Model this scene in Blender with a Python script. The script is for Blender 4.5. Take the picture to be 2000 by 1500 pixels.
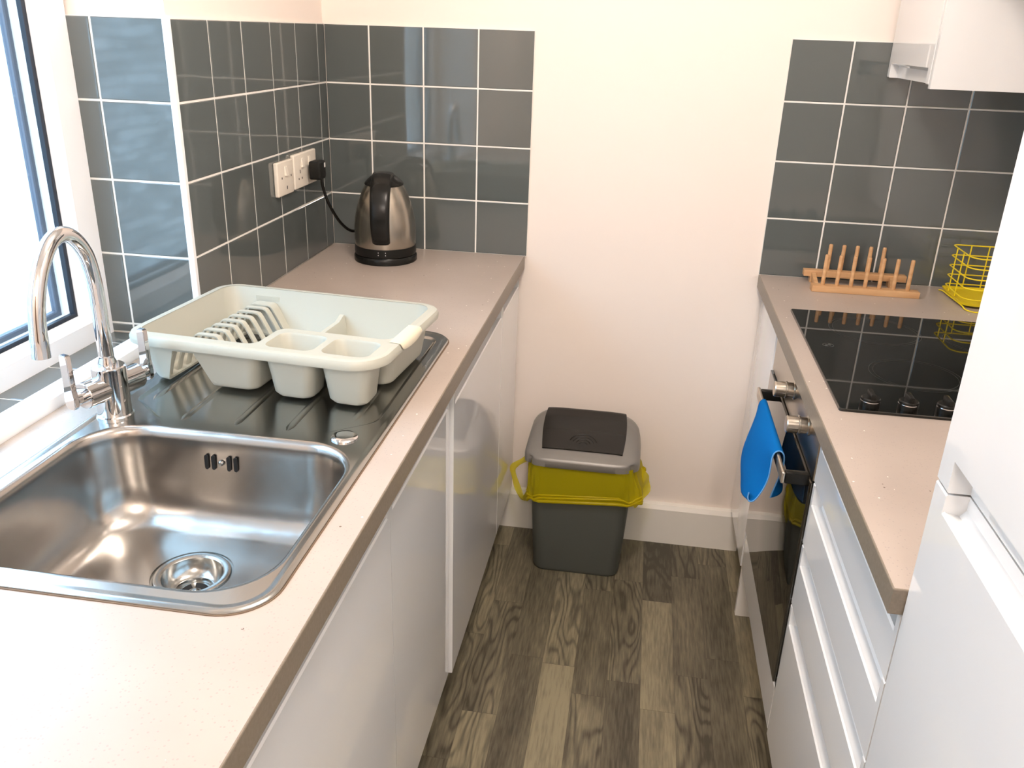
import bpy, bmesh, math, random
from mathutils import Vector, Matrix
random.seed(7)
for o in list(bpy.data.objects): bpy.data.objects.remove(o)
sc = bpy.context.scene
PI = math.pi
R = math.radians

# ------------------------------------------------------------------ camera
def make_camera():
    yaw, pit, rol = R(-8.1099), R(-22.4337), R(1.9507)
    f = Vector((math.sin(yaw)*math.cos(pit), math.cos(yaw)*math.cos(pit), math.sin(pit)))
    r = f.cross(Vector((0, 0, 1))).normalized(); u = r.cross(f)
    c, s = math.cos(rol), math.sin(rol)
    r2 = c*r + s*u; u2 = -s*r + c*u
    cd = bpy.data.cameras.new('camera'); cd.sensor_width = 36; cd.lens = 1675.0/2000*36
    cd.clip_start = 0.02
    co = bpy.data.objects.new('camera', cd); sc.collection.objects.link(co)
    M = Matrix((r2, u2, -f)).transposed().to_4x4(); M.translation = (0.9024, -2.4399, 1.5196)
    co.matrix_world = M
    sc.camera = co
make_camera()

# ------------------------------------------------------------------ light and exposure
sc.view_settings.view_transform = 'Standard'
sc.view_settings.look = 'None'
sc.view_settings.gamma = 1.0
sc.view_settings.use_curve_mapping = False
sc.view_settings.exposure = 1.06
SKY = 4.2
w = bpy.data.worlds.new('overcast_sky'); sc.world = w; w.use_nodes = True
w.node_tree.nodes['Background'].inputs['Color'].default_value = (0.48, 0.72, 1.0, 1)
w.node_tree.nodes['Background'].inputs['Strength'].default_value = SKY
def light(name, kind, loc, energy, color, **kw):
    d = bpy.data.lights.new(name, kind); d.energy = energy; d.color = color
    for k, v in kw.items(): setattr(d, k, v)
    o = bpy.data.objects.new(name, d); sc.collection.objects.link(o); o.location = loc
    return o
light('ceiling_lamp_glow', 'POINT', (0.87, -1.35, 2.26), 20, (1.0, 0.865, 0.775), shadow_soft_size=0.09)
light('rear_fill_light', 'POINT', (1.05, -3.45, 2.26), 24, (1.0, 0.91, 0.85), shadow_soft_size=0.09)  # added fill behind the camera, brightens doors and corridor

# ------------------------------------------------------------------ helpers
def tag(o, label=None, cat=None, group=None, kind=None):
    if label: o['label'] = label
    if cat: o['category'] = cat
    if group: o['group'] = group
    if kind: o['kind'] = kind
    return o
WM = {}
def thing(name, label, cat, loc=(0, 0, 0), rz=0, group=None):
    o = bpy.data.objects.new(name, None); sc.collection.objects.link(o)
    o.empty_display_size = 0.05
    o.location = loc; o.rotation_euler = (0, 0, rz)
    WM[o.name] = Matrix.Translation(loc) @ Matrix.Rotation(rz, 4, 'Z')
    return tag(o, label, cat, group)
def obj(name, bm, mat, parent=None, smooth=35, local=False):
    """link bm as one mesh object; verts are in world space unless local"""
    bmesh.ops.recalc_face_normals(bm, faces=bm.faces[:])
    m = bpy.data.meshes.new(name)
    M = WM[parent.name] if parent else Matrix.Identity(4)
    if parent and not local: bm.transform(M.inverted())
    bm.to_mesh(m); bm.free()
    for mm in (mat if isinstance(mat, (list, tuple)) else [mat]): m.materials.append(mm)
    if smooth:
        m.polygons.foreach_set('use_smooth', [True]*len(m.polygons))
        m.set_sharp_from_angle(angle=R(smooth))
    o = bpy.data.objects.new(name, m); sc.collection.objects.link(o)
    if parent: o.parent = parent
    WM[o.name] = M
    return o
def copy_tree(o, parent=None):
    c = o.copy(); sc.collection.objects.link(c)
    if parent: c.parent = parent
    for ch in [x for x in list(bpy.data.objects) if x.parent == o]: copy_tree(ch, c)
    return c
def B(): return bmesh.new()
def box(bm, x0, x1, y0, y1, z0, z1, bev=0.0, seg=2, mi=0):
    t = bmesh.new()
    vs = [t.verts.new((x, y, z)) for x in (x0, x1) for y in (y0, y1) for z in (z0, z1)]
    for q in ((0,1,3,2),(4,6,7,5),(0,4,5,1),(2,3,7,6),(0,2,6,4),(1,5,7,3)): t.faces.new([vs[i] for i in q])
    if bev > 0: bmesh.ops.bevel(t, geom=t.edges[:], offset=bev, segments=seg, profile=0.6, affect='EDGES')
    merge(bm, t, mi)
def merge(bm, t, mi=0, M=None):
    if M is not None: t.transform(M)
    t.verts.index_update()
    mp = [bm.verts.new(v.co) for v in t.verts]
    for f in t.faces:
        try: nf = bm.faces.new([mp[v.index] for v in f.verts]); nf.material_index = mi
        except ValueError: pass
    t.free()
def loft(bm, loops, cap0=True, cap1=True, closed=True, mi=0):
    rows = [[bm.verts.new(p) for p in L] for L in loops]
    n = len(rows[0])
    for a, b in zip(rows, rows[1:]):
        for i in range(n if closed else n-1):
            j = (i+1) % n
            try: bm.faces.new((a[i], a[j], b[j], b[i])).material_index = mi
            except ValueError: pass
    if cap0: bm.faces.new(rows[0][::-1]).material_index = mi
    if cap1: bm.faces.new(rows[-1]).material_index = mi
    return rows
def rrect(cx, cy, wx, wy, r, z, n=6):
    r = min(r, wx/2-1e-4, wy/2-1e-4)
    out = []
    for sx, sy, a0 in ((1, 1, 0), (-1, 1, 90), (-1, -1, 180), (1, -1, 270)):
        for k in range(n+1):
            a = R(a0 + 90*k/n)
            out.append((cx + sx*(wx/2-r) + r*math.cos(a), cy + sy*(wy/2-r) + r*math.sin(a), z))
    return out
def rpoly(pts, r, z, n=5):
    """polygon (ccw) with rounded corners, r scalar or list"""
    out = []; N = len(pts)
    for i in range(N):
        p = Vector(pts[i][:2]); a = (Vector(pts[i-1][:2])-p); b = (Vector(pts[(i+1) % N][:2])-p)
        rr = r[i] if isinstance(r, (list, tuple)) else r
        a.normalize(); b.normalize()
        ang = a.angle(b); d = rr/math.tan(ang/2)
        c = p + (a+b).normalized()*(rr/math.sin(ang/2))
        s = p + a*d - c; e = p + b*d - c
        for k in range(n+1):
            t = k/n
            v = s*math.sin((1-t)*(PI-ang)) + e*math.sin(t*(PI-ang))
            v = v/math.sin(PI-ang)
            out.append((c.x+v.x, c.y+v.y, z))
    return out
def fill_holes(bm, loops, mi=0):
    """planar face with holes between loops of coordinates"""
    t = bmesh.new(); es = []
    for L in loops:
        vs = [t.verts.new(p) for p in L]
        for i in range(len(vs)): es.append(t.edges.new((vs[i], vs[(i+1) % len(vs)])))
    bmesh.ops.triangle_fill(t, edges=es, use_beauty=True)
    merge(bm, t, mi)
def tube(bm, pts, r, n=12, cap=True, closed=False, mi=0):
    pts = [Vector(p) for p in pts]; N = len(pts)
    rs = r if isinstance(r, (list, tuple)) else [r]*N
    loops = []; up = None
    for i in range(N):
        if closed: t = pts[(i+1) % N]-pts[i-1]
        elif i == 0: t = pts[1]-pts[0]
        elif i == N-1: t = pts[-1]-pts[-2]
        else: t = (pts[i+1]-pts[i]).normalized()+(pts[i]-pts[i-1]).normalized()
        t.normalize()
        if up is None:
            up = Vector((0, 0, 1)) if abs(t.z) < 0.9 else Vector((1, 0, 0))
        up = (up - t*up.dot(t)).normalized(); s = t.cross(up)
        loops.append([pts[i] + (up*math.cos(2*PI*k/n) + s*math.sin(2*PI*k/n))*rs[i] for k in range(n)])
    if closed: loops.append(loops[0]); cap = False
    loft(bm, loops, cap, cap, mi=mi)
    if closed: bmesh.ops.remove_doubles(bm, verts=bm.verts[:], dist=1e-6)
def lathe(bm, prof, center=(0, 0, 0), axis=(0, 0, 1), n=40, mi=0, cap0=True, cap1=True):
    """prof = [(radius, height)]"""
    q = Vector((0, 0, 1)).rotation_difference(Vector(axis)).to_matrix()
    c = Vector(center)
    loops = [[c + q @ Vector((r*math.cos(2*PI*k/n), r*math.sin(2*PI*k/n), h)) for k in range(n)] for r, h in prof]
    loft(bm, loops, cap0, cap1, mi=mi)
def prism(bm, poly, axis, a0, a1, bev=0, mi=0):
    """extrude 2-D polygon along x ('x': poly=(y,z)), y ('y': poly=(x,z)) or z"""
    def P(p, a): return {'x': (a, p[0], p[1]), 'y': (p[0], a, p[1]), 'z': (p[0], p[1], a)}[axis]
    t = bmesh.new()
    loft(t, [[P(p, a0) for p in poly], [P(p, a1) for p in poly]])
    if bev: bmesh.ops.bevel(t, geom=t.edges[:], offset=bev, segments=2, profile=0.6, affect='EDGES')
    merge(bm, t, mi)
def spline(pts, n=8, closed=False):
    P = [Vector(p) for p in pts]; out = []; N = len(P)
    rng = N if closed else N-1
    for i in range(rng):
        if closed: a, b, c, d = P[i-1], P[i], P[(i+1) % N], P[(i+2) % N]
        else: a, b, c, d = P[max(i-1, 0)], P[i], P[i+1], P[min(i+2, N-1)]
        for k in range(n):
            t = k/n
            out.append(0.5*((2*b)+(c-a)*t+(2*a-5*b+4*c-d)*t*t+(-a+3*b-3*c+d)*t**3))
    if not closed: out.append(P[-1])
    return out

# ------------------------------------------------------------------ materials
def mat(name, col, rough=0.5, metal=0.0, spec=0.5, **kw):
    m = bpy.data.materials.new(name); m.use_nodes = True
    b = m.node_tree.nodes['Principled BSDF']
    b.inputs['Base Color'].default_value = (*col, 1)
    b.inputs['Roughness'].default_value = rough
    b.inputs['Metallic'].default_value = metal
    b.inputs['Specular IOR Level'].default_value = spec
    for k, v in kw.items(): b.inputs[k.replace('_', ' ')].default_value = v
    return m
def nodes(m): return m.node_tree.nodes, m.node_tree.links, m.node_tree.nodes['Principled BSDF']
def add_noise_bump(m, scale=200, strength=0.05, dist=0.001, stretch=(1, 1, 1), detail=2):
    N, L, b = nodes(m)
    tc = N.new('ShaderNodeTexCoord'); mp = N.new('ShaderNodeMapping'); mp.inputs['Scale'].default_value = stretch
    no = N.new('ShaderNodeTexNoise'); no.inputs['Scale'].default_value = scale; no.inputs['Detail'].default_value = detail
    bu = N.new('ShaderNodeBump'); bu.inputs['Strength'].default_value = strength; bu.inputs['Distance'].default_value = dist
    L.new(tc.outputs['Object'], mp.inputs['Vector']); L.new(mp.outputs['Vector'], no.inputs['Vector'])
    L.new(no.outputs['Fac'], bu.inputs['Height']); L.new(bu.outputs['Normal'], b.inputs['Normal'])
    return m
def ramp_noise(m, cols, scale, stretch=(1, 1, 1), detail=3, target='Base Color'):
    N, L, b = nodes(m)
    tc = N.new('ShaderNodeTexCoord'); mp = N.new('ShaderNodeMapping'); mp.inputs['Scale'].default_value = stretch
    no = N.new('ShaderNodeTexNoise'); no.inputs['Scale'].default_value = scale; no.inputs['Detail'].default_value = detail
    rp = N.new('ShaderNodeValToRGB')
    e = rp.color_ramp.elements
    while len(e) < len(cols): e.new(0.5)
    for i, (p, c) in enumerate(cols): e[i].position = p; e[i].color = (*c, 1)
    L.new(tc.outputs['Object'], mp.inputs['Vector']); L.new(mp.outputs['Vector'], no.inputs['Vector'])
    L.new(no.outputs['Fac'], rp.inputs['Fac']); L.new(rp.outputs['Color'], b.inputs[target])
    return m

M_WALL = add_noise_bump(mat('cream_wall_paint', (0.85, 0.765, 0.695), 0.75), 60, 0.08, 0.002)
M_CEIL = mat('ceiling_paint', (0.85, 0.83, 0.79), 0.8)
M_SKIRT = mat('white_skirting_gloss', (0.82, 0.79, 0.73), 0.35)
M_TILE = add_noise_bump(mat('grey_tile_glaze', (0.098, 0.112, 0.110), 0.05, spec=0.95), 9, 0.10, 0.004, detail=0)
M_GROUT = mat('white_grout', (0.83, 0.81, 0.76), 0.7)
M_UPVC = mat('white_upvc', (0.86, 0.87, 0.88), 0.3)
M_GASKET = mat('black_rubber_gasket', (0.012, 0.018, 0.03), 0.45)
M_GREYSEAL = mat('grey_spacer', (0.09, 0.11, 0.15), 0.5)
M_DOOR = mat('white_gloss_lacquer', (0.80, 0.805, 0.80), 0.025, Coat_Weight=0.4, Coat_Roughness=0.01)
M_CARC = mat('white_melamine', (0.78, 0.76, 0.72), 0.4)
M_STEEL = mat('brushed_stainless', (0.40, 0.40, 0.385), 0.20, 1.0)
add_noise_bump(M_STEEL, 500, 0.05, 0.0004, (1, 0.05, 1))
M_BOWL = add_noise_bump(mat('satin_stainless_bowl', (0.43, 0.415, 0.395), 0.22, 1.0), 14, 0.35, 0.004, detail=1)
M_CHROME = mat('polished_chrome', (0.66, 0.66, 0.67), 0.03, 1.0)
M_BRASSY = mat('brushed_nickel', (0.55, 0.50, 0.43), 0.28, 1.0)
M_KSTEEL = add_noise_bump(mat('kettle_brushed_steel', (0.40, 0.365, 0.31), 0.27, 1.0), 300, 0.12, 0.0006, (1, 1, 0.04))
M_BLACK = mat('black_plastic', (0.010, 0.010, 0.009), 0.26, spec=0.25)
M_BLACKM = mat('black_satin_plastic', (0.010, 0.010, 0.009), 0.42, spec=0.2)
M_HOB = mat('black_ceramic_glass', (0.004, 0.0045, 0.004), 0.025, spec=0.6)
M_OVENG = mat('black_oven_glass', (0.012, 0.011, 0.008), 0.02, spec=0.9)
M_MARK = mat('grey_print', (0.05, 0.055, 0.05), 0.3)
M_DARK = mat('dark_void', (0.006, 0.006, 0.006), 0.9)
M_RACK = mat('sage_white_plastic', (0.44, 0.44, 0.375), 0.38, Subsurface_Weight=0.0)
M_STICK = mat('cream_sticker', (0.66, 0.61, 0.47), 0.5)
M_SOCK = mat('ivory_switch_plastic', (0.80, 0.74, 0.64), 0.3)
M_WHITEP = mat('white_marking', (0.85, 0.85, 0.83), 0.4)
M_BIN = add_noise_bump(mat('grey_bin_plastic', (0.085, 0.092, 0.082), 0.5), 300, 0.1, 0.0005)
M_BINLID = mat('silver_grey_plastic', (0.23, 0.22, 0.205), 0.36, 0.25)
M_BINFLAP = mat('charcoal_flap_plastic', (0.014, 0.013, 0.011), 0.25, spec=0.4)
M_YWIRE = mat('yellow_coated_wire', (0.85, 0.66, 0.015), 0.35)
M_CLOTH = add_noise_bump(mat('blue_microfibre', (0.001, 0.125, 0.40), 0.95, spec=0.1), 700, 0.6, 0.001)
M_HEM = mat('pale_blue_hem', (0.10, 0.28, 0.55), 0.9)
M_GLASSLAMP = mat('opal_lamp_shade', (0.9, 0.88, 0.82), 0.4)
_b = M_GLASSLAMP.node_tree.nodes['Principled BSDF']
_b.inputs['Emission Color'].default_value = (1, 0.82, 0.6, 1); _b.inputs['Emission Strength'].default_value = 9.0
M_CONC = mat('pale_paving', (0.55, 0.54, 0.52), 0.9)

def mat_bag():
    m = bpy.data.materials.new('thin_yellow_plastic'); m.use_nodes = True
    N, L, b = nodes(m)
    b.inputs['Base Color'].default_value = (0.80, 0.68, 0.01, 1); b.inputs['Roughness'].default_value = 0.3
    tr = N.new('ShaderNodeBsdfTransparent'); tr.inputs['Color'].default_value = (0.93, 0.88, 0.22, 1)
    tl = N.new('ShaderNodeBsdfTranslucent'); tl.inputs['Color'].default_value = (0.85, 0.70, 0.01, 1)
    m1 = N.new('ShaderNodeMixShader'); m1.inputs[0].default_value = 0.3
    m2 = N.new('ShaderNodeMixShader'); m2.inputs[0].default_value = 0.5
    L.new(b.outputs[0], m1.inputs[1]); L.new(tl.outputs[0], m1.inputs[2])
    L.new(m1.outputs[0], m2.inputs[1]); L.new(tr.outputs[0], m2.inputs[2])
    L.new(m2.outputs[0], N['Material Output'].inputs['Surface'])
    return m
M_BAG = mat_bag()
def mat_glass():
    m = bpy.data.materials.new('window_glass'); m.use_nodes = True
    N, L, b = nodes(m)
    gl = N.new('ShaderNodeBsdfGlossy'); gl.inputs['Roughness'].default_value = 0.0
    tr = N.new('ShaderNodeBsdfTransparent'); tr.inputs['Color'].default_value = (0.97, 0.99, 0.985, 1)
    lw = N.new('ShaderNodeLayerWeight'); lw.inputs['Blend'].default_value = 0.5
    pw = N.new('ShaderNodeMath'); pw.operation = 'POWER'; pw.inputs[1].default_value = 5.0
    fr = N.new('ShaderNodeMath'); fr.operation = 'MULTIPLY_ADD'; fr.inputs[1].default_value = 0.96; fr.inputs[2].default_value = 0.04
    L.new(lw.outputs['Facing'], pw.inputs[0]); L.new(pw.outputs[0], fr.inputs[0])
    mx = N.new('ShaderNodeMixShader')
    L.new(fr.outputs[0], mx.inputs[0]); L.new(tr.outputs[0], mx.inputs[1]); L.new(gl.outputs[0], mx.inputs[2])
    L.new(mx.outputs[0], N['Material Output'].inputs['Surface'])
    return m
M_GLASS = mat_glass()

def mat_worktop():
    m = mat('beige_quartz_laminate', (0.5, 0.4, 0.33), 0.30)
    N, L, b = nodes(m)
    tc = N.new('ShaderNodeTexCoord')
    n1 = N.new('ShaderNodeTexNoise'); n1.inputs['Scale'].default_value = 5; n1.inputs['Detail'].default_value = 4
    r1 = N.new('ShaderNodeValToRGB'); e = r1.color_ramp.elements
    e[0].position = 0.3; e[0].color = (0.405, 0.342, 0.295, 1); e[1].position = 0.75; e[1].color = (0.465, 0.395, 0.342, 1)
    L.new(tc.outputs['Object'], n1.inputs['Vector']); L.new(n1.outputs['Fac'], r1.inputs['Fac'])
    def specks(scale, thr, rnd):
        v = N.new('ShaderNodeTexVoronoi'); v.inputs['Scale'].default_value = scale
        lt = N.new('ShaderNodeMath'); lt.operation = 'LESS_THAN'; lt.inputs[1].default_value = thr
        sep = N.new('ShaderNodeSeparateColor')
        g = N.new('ShaderNodeMath'); g.operation = 'GREATER_THAN'; g.inputs[1].default_value = rnd
        mu = N.new('ShaderNodeMath'); mu.operation = 'MULTIPLY'
        L.new(tc.outputs['Object'], v.inputs['Vector']); L.new(v.outputs['Distance'], lt.inputs[0])
        L.new(v.outputs['Color'], sep.inputs[0]); L.new(sep.outputs[0], g.inputs[0])
        L.new(lt.outputs[0], mu.inputs[0]); L.new(g.outputs[0], mu.inputs[1])
        return mu.outputs[0]
    mixs = r1.outputs['Color']
    for sc_, thr, rnd, col in ((70, 0.11, 0.88, (0.92, 0.88, 0.8, 1)), (60, 0.10, 0.93, (0.12, 0.08, 0.05, 1)), (260, 0.3, 0.75, (0.38, 0.32, 0.285, 1))):
        s = specks(sc_, thr, rnd)
        mx = N.new('ShaderNodeMix'); mx.data_type = 'RGBA'; mx.inputs['B'].default_value = col
        L.new(s, mx.inputs['Factor']); L.new(mixs, mx.inputs['A']); mixs = mx.outputs['Result']
    L.new(mixs, b.inputs['Base Color'])
    return m
M_TOP = mat_worktop()
M_TOPEDGE = ramp_noise(mat('taupe_worktop_edge', (0.3, 0.24, 0.18), 0.4), [(0.3, (0.19, 0.155, 0.115)), (0.7, (0.23, 0.19, 0.145))], 200)

def mat_floor():
    m = mat('grey_brown_oak_strip_vinyl', (0.2, 0.17, 0.12), 0.38, spec=0.3)
    N, L, b = nodes(m)
    def math_(op, a, b_=None, c=None):
        n = N.new('ShaderNodeMath'); n.operation = op
        for i, v in enumerate((a, b_, c)):
            if v is None: continue
            if isinstance(v, (int, float)): n.inputs[i].default_value = v
            else: L.new(v, n.inputs[i])
        return n.outputs[0]
    tc = N.new('ShaderNodeTexCoord'); sp = N.new('ShaderNodeSeparateXYZ'); L.new(tc.outputs['Object'], sp.inputs[0])
    W = 0.0848
    xs = math_('DIVIDE', math_('ADD', sp.outputs[0], -0.837+10*W), W)
    xi = math_('FLOOR', xs); xf = math_('SUBTRACT', xs, xi)
    wn = N.new('ShaderNodeTexWhiteNoise'); wn.noise_dimensions = '1D'; L.new(xi, wn.inputs['W'])
    ys = math_('DIVIDE', math_('ADD', sp.outputs[1], math_('MULTIPLY', wn.outputs['Value'], 3.0)), 0.44)
    ys = math_('ADD', ys, 40.0)
    yi = math_('FLOOR', ys); yf = math_('SUBTRACT', ys, yi)
    cv = N.new('ShaderNodeCombineXYZ'); L.new(xi, cv.inputs[0]); L.new(yi, cv.inputs[1])
    w2 = N.new('ShaderNodeTexWhiteNoise'); w2.noise_dimensions = '3D'; L.new(cv.outputs[0], w2.inputs['Vector'])
    pr = N.new('ShaderNodeSeparateColor'); L.new(w2.outputs['Color'], pr.inputs[0])
    # per-plank coordinate
    off = N.new('ShaderNodeVectorMath'); off.operation = 'SCALE'; off.inputs['Scale'].default_value = 17.3
    L.new(w2.outputs['Color'], off.inputs[0])
    ad = N.new('ShaderNodeVectorMath'); ad.operation = 'ADD'; L.new(tc.outputs['Object'], ad.inputs[0]); L.new(off.outputs[0], ad.inputs[1])
    mp = N.new('ShaderNodeMapping'); mp.inputs['Scale'].default_value = (1, 0.09, 1); L.new(ad.outputs[0], mp.inputs['Vector'])
    fine = N.new('ShaderNodeTexNoise'); fine.inputs['Scale'].default_value = 190; fine.inputs['Detail'].default_value = 4; L.new(mp.outputs[0], fine.inputs['Vector'])
    mp2 = N.new('ShaderNodeMapping'); mp2.inputs['Scale'].default_value = (1, 0.16, 1); L.new(ad.outputs[0], mp2.inputs['Vector'])
    big = N.new('ShaderNodeTexNoise'); big.inputs['Scale'].default_value = 9; big.inputs['Detail'].default_value = 2; L.new(mp2.outputs[0], big.inputs['Vector'])
    rings = math_('SINE', math_('MULTIPLY', big.outputs['Fac'], 120.0))
    rings = math_('POWER', math_('MAXIMUM', math_('MULTIPLY_ADD', rings, 0.5, 0.5), 0.0), 3.0)
    ringon = math_('GREATER_THAN', pr.outputs[2], 0.6)
    rings = math_('MULTIPLY', rings, math_('MULTIPLY', ringon, 0.42))
    blot = N.new('ShaderNodeTexNoise'); blot.inputs['Scale'].default_value = 14; blot.inputs['Detail'].default_value = 3; L.new(mp2.outputs[0], blot.inputs['Vector'])
    rp = N.new('ShaderNodeValToRGB'); e = rp.color_ramp.elements
    e[0].position = 0.0; e[0].color = (0.060, 0.052, 0.036, 1)
    e[1].position = 1.0; e[1].color = (0.285, 0.248, 0.160, 1)
    k = e.new(0.5); k.color = (0.15, 0.13, 0.088, 1)
    tone = math_('MULTIPLY_ADD', pr.outputs[0], 0.72, 0.02)
    tone = math_('ADD', tone, math_('MULTIPLY_ADD', blot.outputs['Fac'], 1.0, -0.45))
    tone = math_('ADD', tone, math_('MULTIPLY_ADD', fine.outputs['Fac'], 1.1, -0.47))
    tone = math_('SUBTRACT', tone, rings)
    L.new(tone, rp.inputs['Fac'])
    kn = N.new('ShaderNodeTexVoronoi'); kn.inputs['Scale'].default_value = 4.5; kn.inputs['Randomness'].default_value = 1
    mp3 = N.new('ShaderNodeMapping'); mp3.inputs['Scale'].default_value = (1, 0.6, 1); L.new(ad.outputs[0], mp3.inputs['Vector']); L.new(mp3.outputs[0], kn.inputs['Vector'])
    kk = N.new('ShaderNodeMapRange'); kk.inputs['From Min'].default_value = 0.02; kk.inputs['From Max'].default_value = 0.075
    L.new(kn.outputs['Distance'], kk.inputs['Value'])
    mx = N.new('ShaderNodeMix'); mx.data_type = 'RGBA'; mx.inputs['A'].default_value = (0.035, 0.026, 0.016, 1)
    L.new(kk.outputs[0], mx.inputs['Factor']); L.new(rp.outputs['Color'], mx.inputs['B'])
    # seams
    ex = math_('MINIMUM', xf, math_('SUBTRACT', 1.0, xf)); ey = math_('MINIMUM', yf, math_('SUBTRACT', 1.0, yf))
    sx = math_('LESS_THAN', ex, 0.008); sy = math_('LESS_THAN', ey, 0.0016)
    se = math_('MULTIPLY', math_('MAXIMUM', sx, sy), 0.45)
    m3 = N.new('ShaderNodeMix'); m3.data_type = 'RGBA'; m3.inputs['B'].default_value = (0.05, 0.04, 0.03, 1)
    L.new(se, m3.inputs['Factor']); L.new(mx.outputs['Result'], m3.inputs['A'])
    L.new(m3.outputs['Result'], b.inputs['Base Color'])
    bu = N.new('ShaderNodeBump'); bu.inputs['Strength'].default_value = 0.15; bu.inputs['Distance'].default_value = 0.001
    L.new(fine.outputs['Fac'], bu.inputs['Height']); L.new(bu.outputs['Normal'], b.inputs['Normal'])
    return m
M_FLOOR = mat_floor()
M_WOOD = ramp_noise(mat('pale_pine', (0.6, 0.38, 0.2), 0.5), [(0.3, (0.50, 0.27, 0.12)), (0.7, (0.66, 0.40, 0.20))], 60, (0.12, 1, 1))
def mat_brick():
    m = mat('whitewashed_brick', (0.6, 0.6, 0.6), 0.9)
    N, L, b = nodes(m)
    tc = N.new('ShaderNodeTexCoord'); mp = N.new('ShaderNodeMapping'); mp.inputs['Rotation'].default_value = (PI/2, 0, PI/2)
    br = N.new('ShaderNodeTexBrick'); br.inputs['Scale'].default_value = 1.0
    br.inputs['Brick Width'].default_value = 0.225; br.inputs['Row Height'].default_value = 0.075; br.inputs['Mortar Size'].default_value = 0.008
    br.inputs['Color1'].default_value = (0.85, 0.84, 0.82, 1); br.inputs['Color2'].default_value = (0.36, 0.36, 0.35, 1); br.inputs['Mortar'].default_value = (0.25, 0.26, 0.26, 1)
    sp = N.new('ShaderNodeSeparateXYZ'); cb = N.new('ShaderNodeCombineXYZ')
    L.new(tc.outputs['Object'], sp.inputs[0]); L.new(sp.outputs[1], cb.inputs[0]); L.new(sp.outputs[2], cb.inputs[1])
    L.new(cb.outputs[0], br.inputs['Vector']); L.new(br.outputs['Color'], b.inputs['Base Color'])
    return m
M_BRICK = mat_brick()

# ------------------------------------------------------------------ dimensions
H = 0.910; HR = 0.9035; ZT = 1.5203; T = 0.153; D = 0.825; XW = 1.862; CEIL = 2.40; YB = -3.9
P = 0.007     # plaster sits behind the tile faces
WY0, WY1 = -2.15, -D      # window recess
SILL = 0.888; HEAD = 2.06

# ------------------------------------------------------------------ structure
def struct(name, bm, m, **k):
    return tag(obj(name, bm, m, None, **k), kind='structure')
bm = B(); box(bm, -0.1, XW+0.12, YB-0.1, 0.12, -0.06, 0); struct('floor', bm, M_FLOOR, smooth=0)
bm = B(); box(bm, -0.40, XW+0.12, YB-0.1, 0.12, CEIL, CEIL+0.08); struct('ceiling', bm, M_CEIL, smooth=0)
bm = B(); box(bm, -0.40, XW+0.12, P, 0.12, 0, CEIL); struct('wall_back', bm, M_WALL, smooth=0)
bm = B()
box(bm, -0.36, -P, WY1+P, P, 0, CEIL)
box(bm, -0.36, -P, YB, WY0-P, 0, CEIL)
box(bm, -0.36, -P, WY0-P, WY1+P, HEAD, CEIL)
box(bm, -0.36, -0.09, WY0-P, WY1+P, 0, SILL-P)
struct('wall_left', bm, M_WALL, smooth=0)
bm = B(); box(bm, XW, XW+0.12, YB, P, 0, CEIL); struct('wall_right', bm, M_WALL, smooth=0)
bm = B(); box(bm, -0.36, XW+0.12, YB-0.1, YB, 0, CEIL); struct('wall_rear', bm, M_WALL, smooth=0)
bm = B(); prism(bm, [(P, 0), (-0.017, 0), (-0.017, 0.122), (-0.010, 0.136), (P, 0.138)], 'x', 0.53, 1.30)
struct('baseboard_back', bm, M_SKIRT, smooth=0)
bm = B(); box(bm, -0.078, -0.034, WY0, WY1, 0.868, 0.930, 0.003)
struct('trim_1', bm, M_UPVC)
bm = B(); prism(bm, [(-0.010, -D+P), (-0.010, -D-0.002), (-0.002, -D-0.004), (0.002, -D-0.001), (0.002, -D+0.009), (-0.004, -D+0.010), (-P, -D+0.010)], 'z', SILL, ZT+0.004)
struct('trim_2', bm, M_UPVC)

bm = B(); box(bm, 0.75, 1.55, YB, YB+0.035, 0, 2.04, 0.003); struct('added_dark_door', bm, mat('added_door_wood', (0.16, 0.10, 0.06), 0.45))  # unseen dark door added behind the camera for contrast in chrome reflections
# window -----------------------------------------------------------
wn = bpy.data.objects.new('window_1', None); sc.collection.objects.link(wn); wn.location = (-0.25, -1.49, SILL)
WM[wn.name] = Matrix.Translation(wn.location); tag(wn, kind='structure')
def frame_ring(bm, x0, x1, y0, y1, z0, z1, wd, bev):
    # mitred frame around the opening, front face at x1, inner edge chamfered
    prof = [(0, x1), (wd-bev, x1), (wd, x1-bev*1.2), (wd, x0), (0, x0)]
    loops = []
    for (cy, cz, sy, sz) in ((y0, z0, 1, 1), (y1, z0, -1, 1), (y1, z1, -1, -1), (y0, z1, 1, -1)):
        loops.append([(x, cy+sy*t, cz+sz*t) for t, x in prof])
    loops.append(loops[0]); loft(bm, loops, False, False)
    bmesh.ops.remove_doubles(bm, verts=bm.verts[:], dist=1e-6)
bm = B(); frame_ring(bm, -0.285, -0.205, WY0, WY1, SILL-0.023, HEAD, 0.080, 0.016); obj('window_frame', bm, M_UPVC, wn, smooth=20)
bm = B(); frame_ring(bm, -0.238, -0.226, WY0+0.078, WY1-0.078, SILL+0.055, HEAD-0.078, 0.0095, 0.002); obj('gasket', bm, M_GASKET, wn, smooth=0)
bm = B(); frame_ring(bm, -0.275, -0.262, WY0+0.078, WY1-0.078, SILL+0.055, HEAD-0.078, 0.013, 0.002); obj('spacer', bm, M_GREYSEAL, wn, smooth=0)
bm = B(); box(bm, -0.251, -0.247, WY0+0.075, WY1-0.075, SILL+0.052, HEAD-0.075); obj('glass_pane', bm, M_GLASS, wn, smooth=0)

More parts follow.
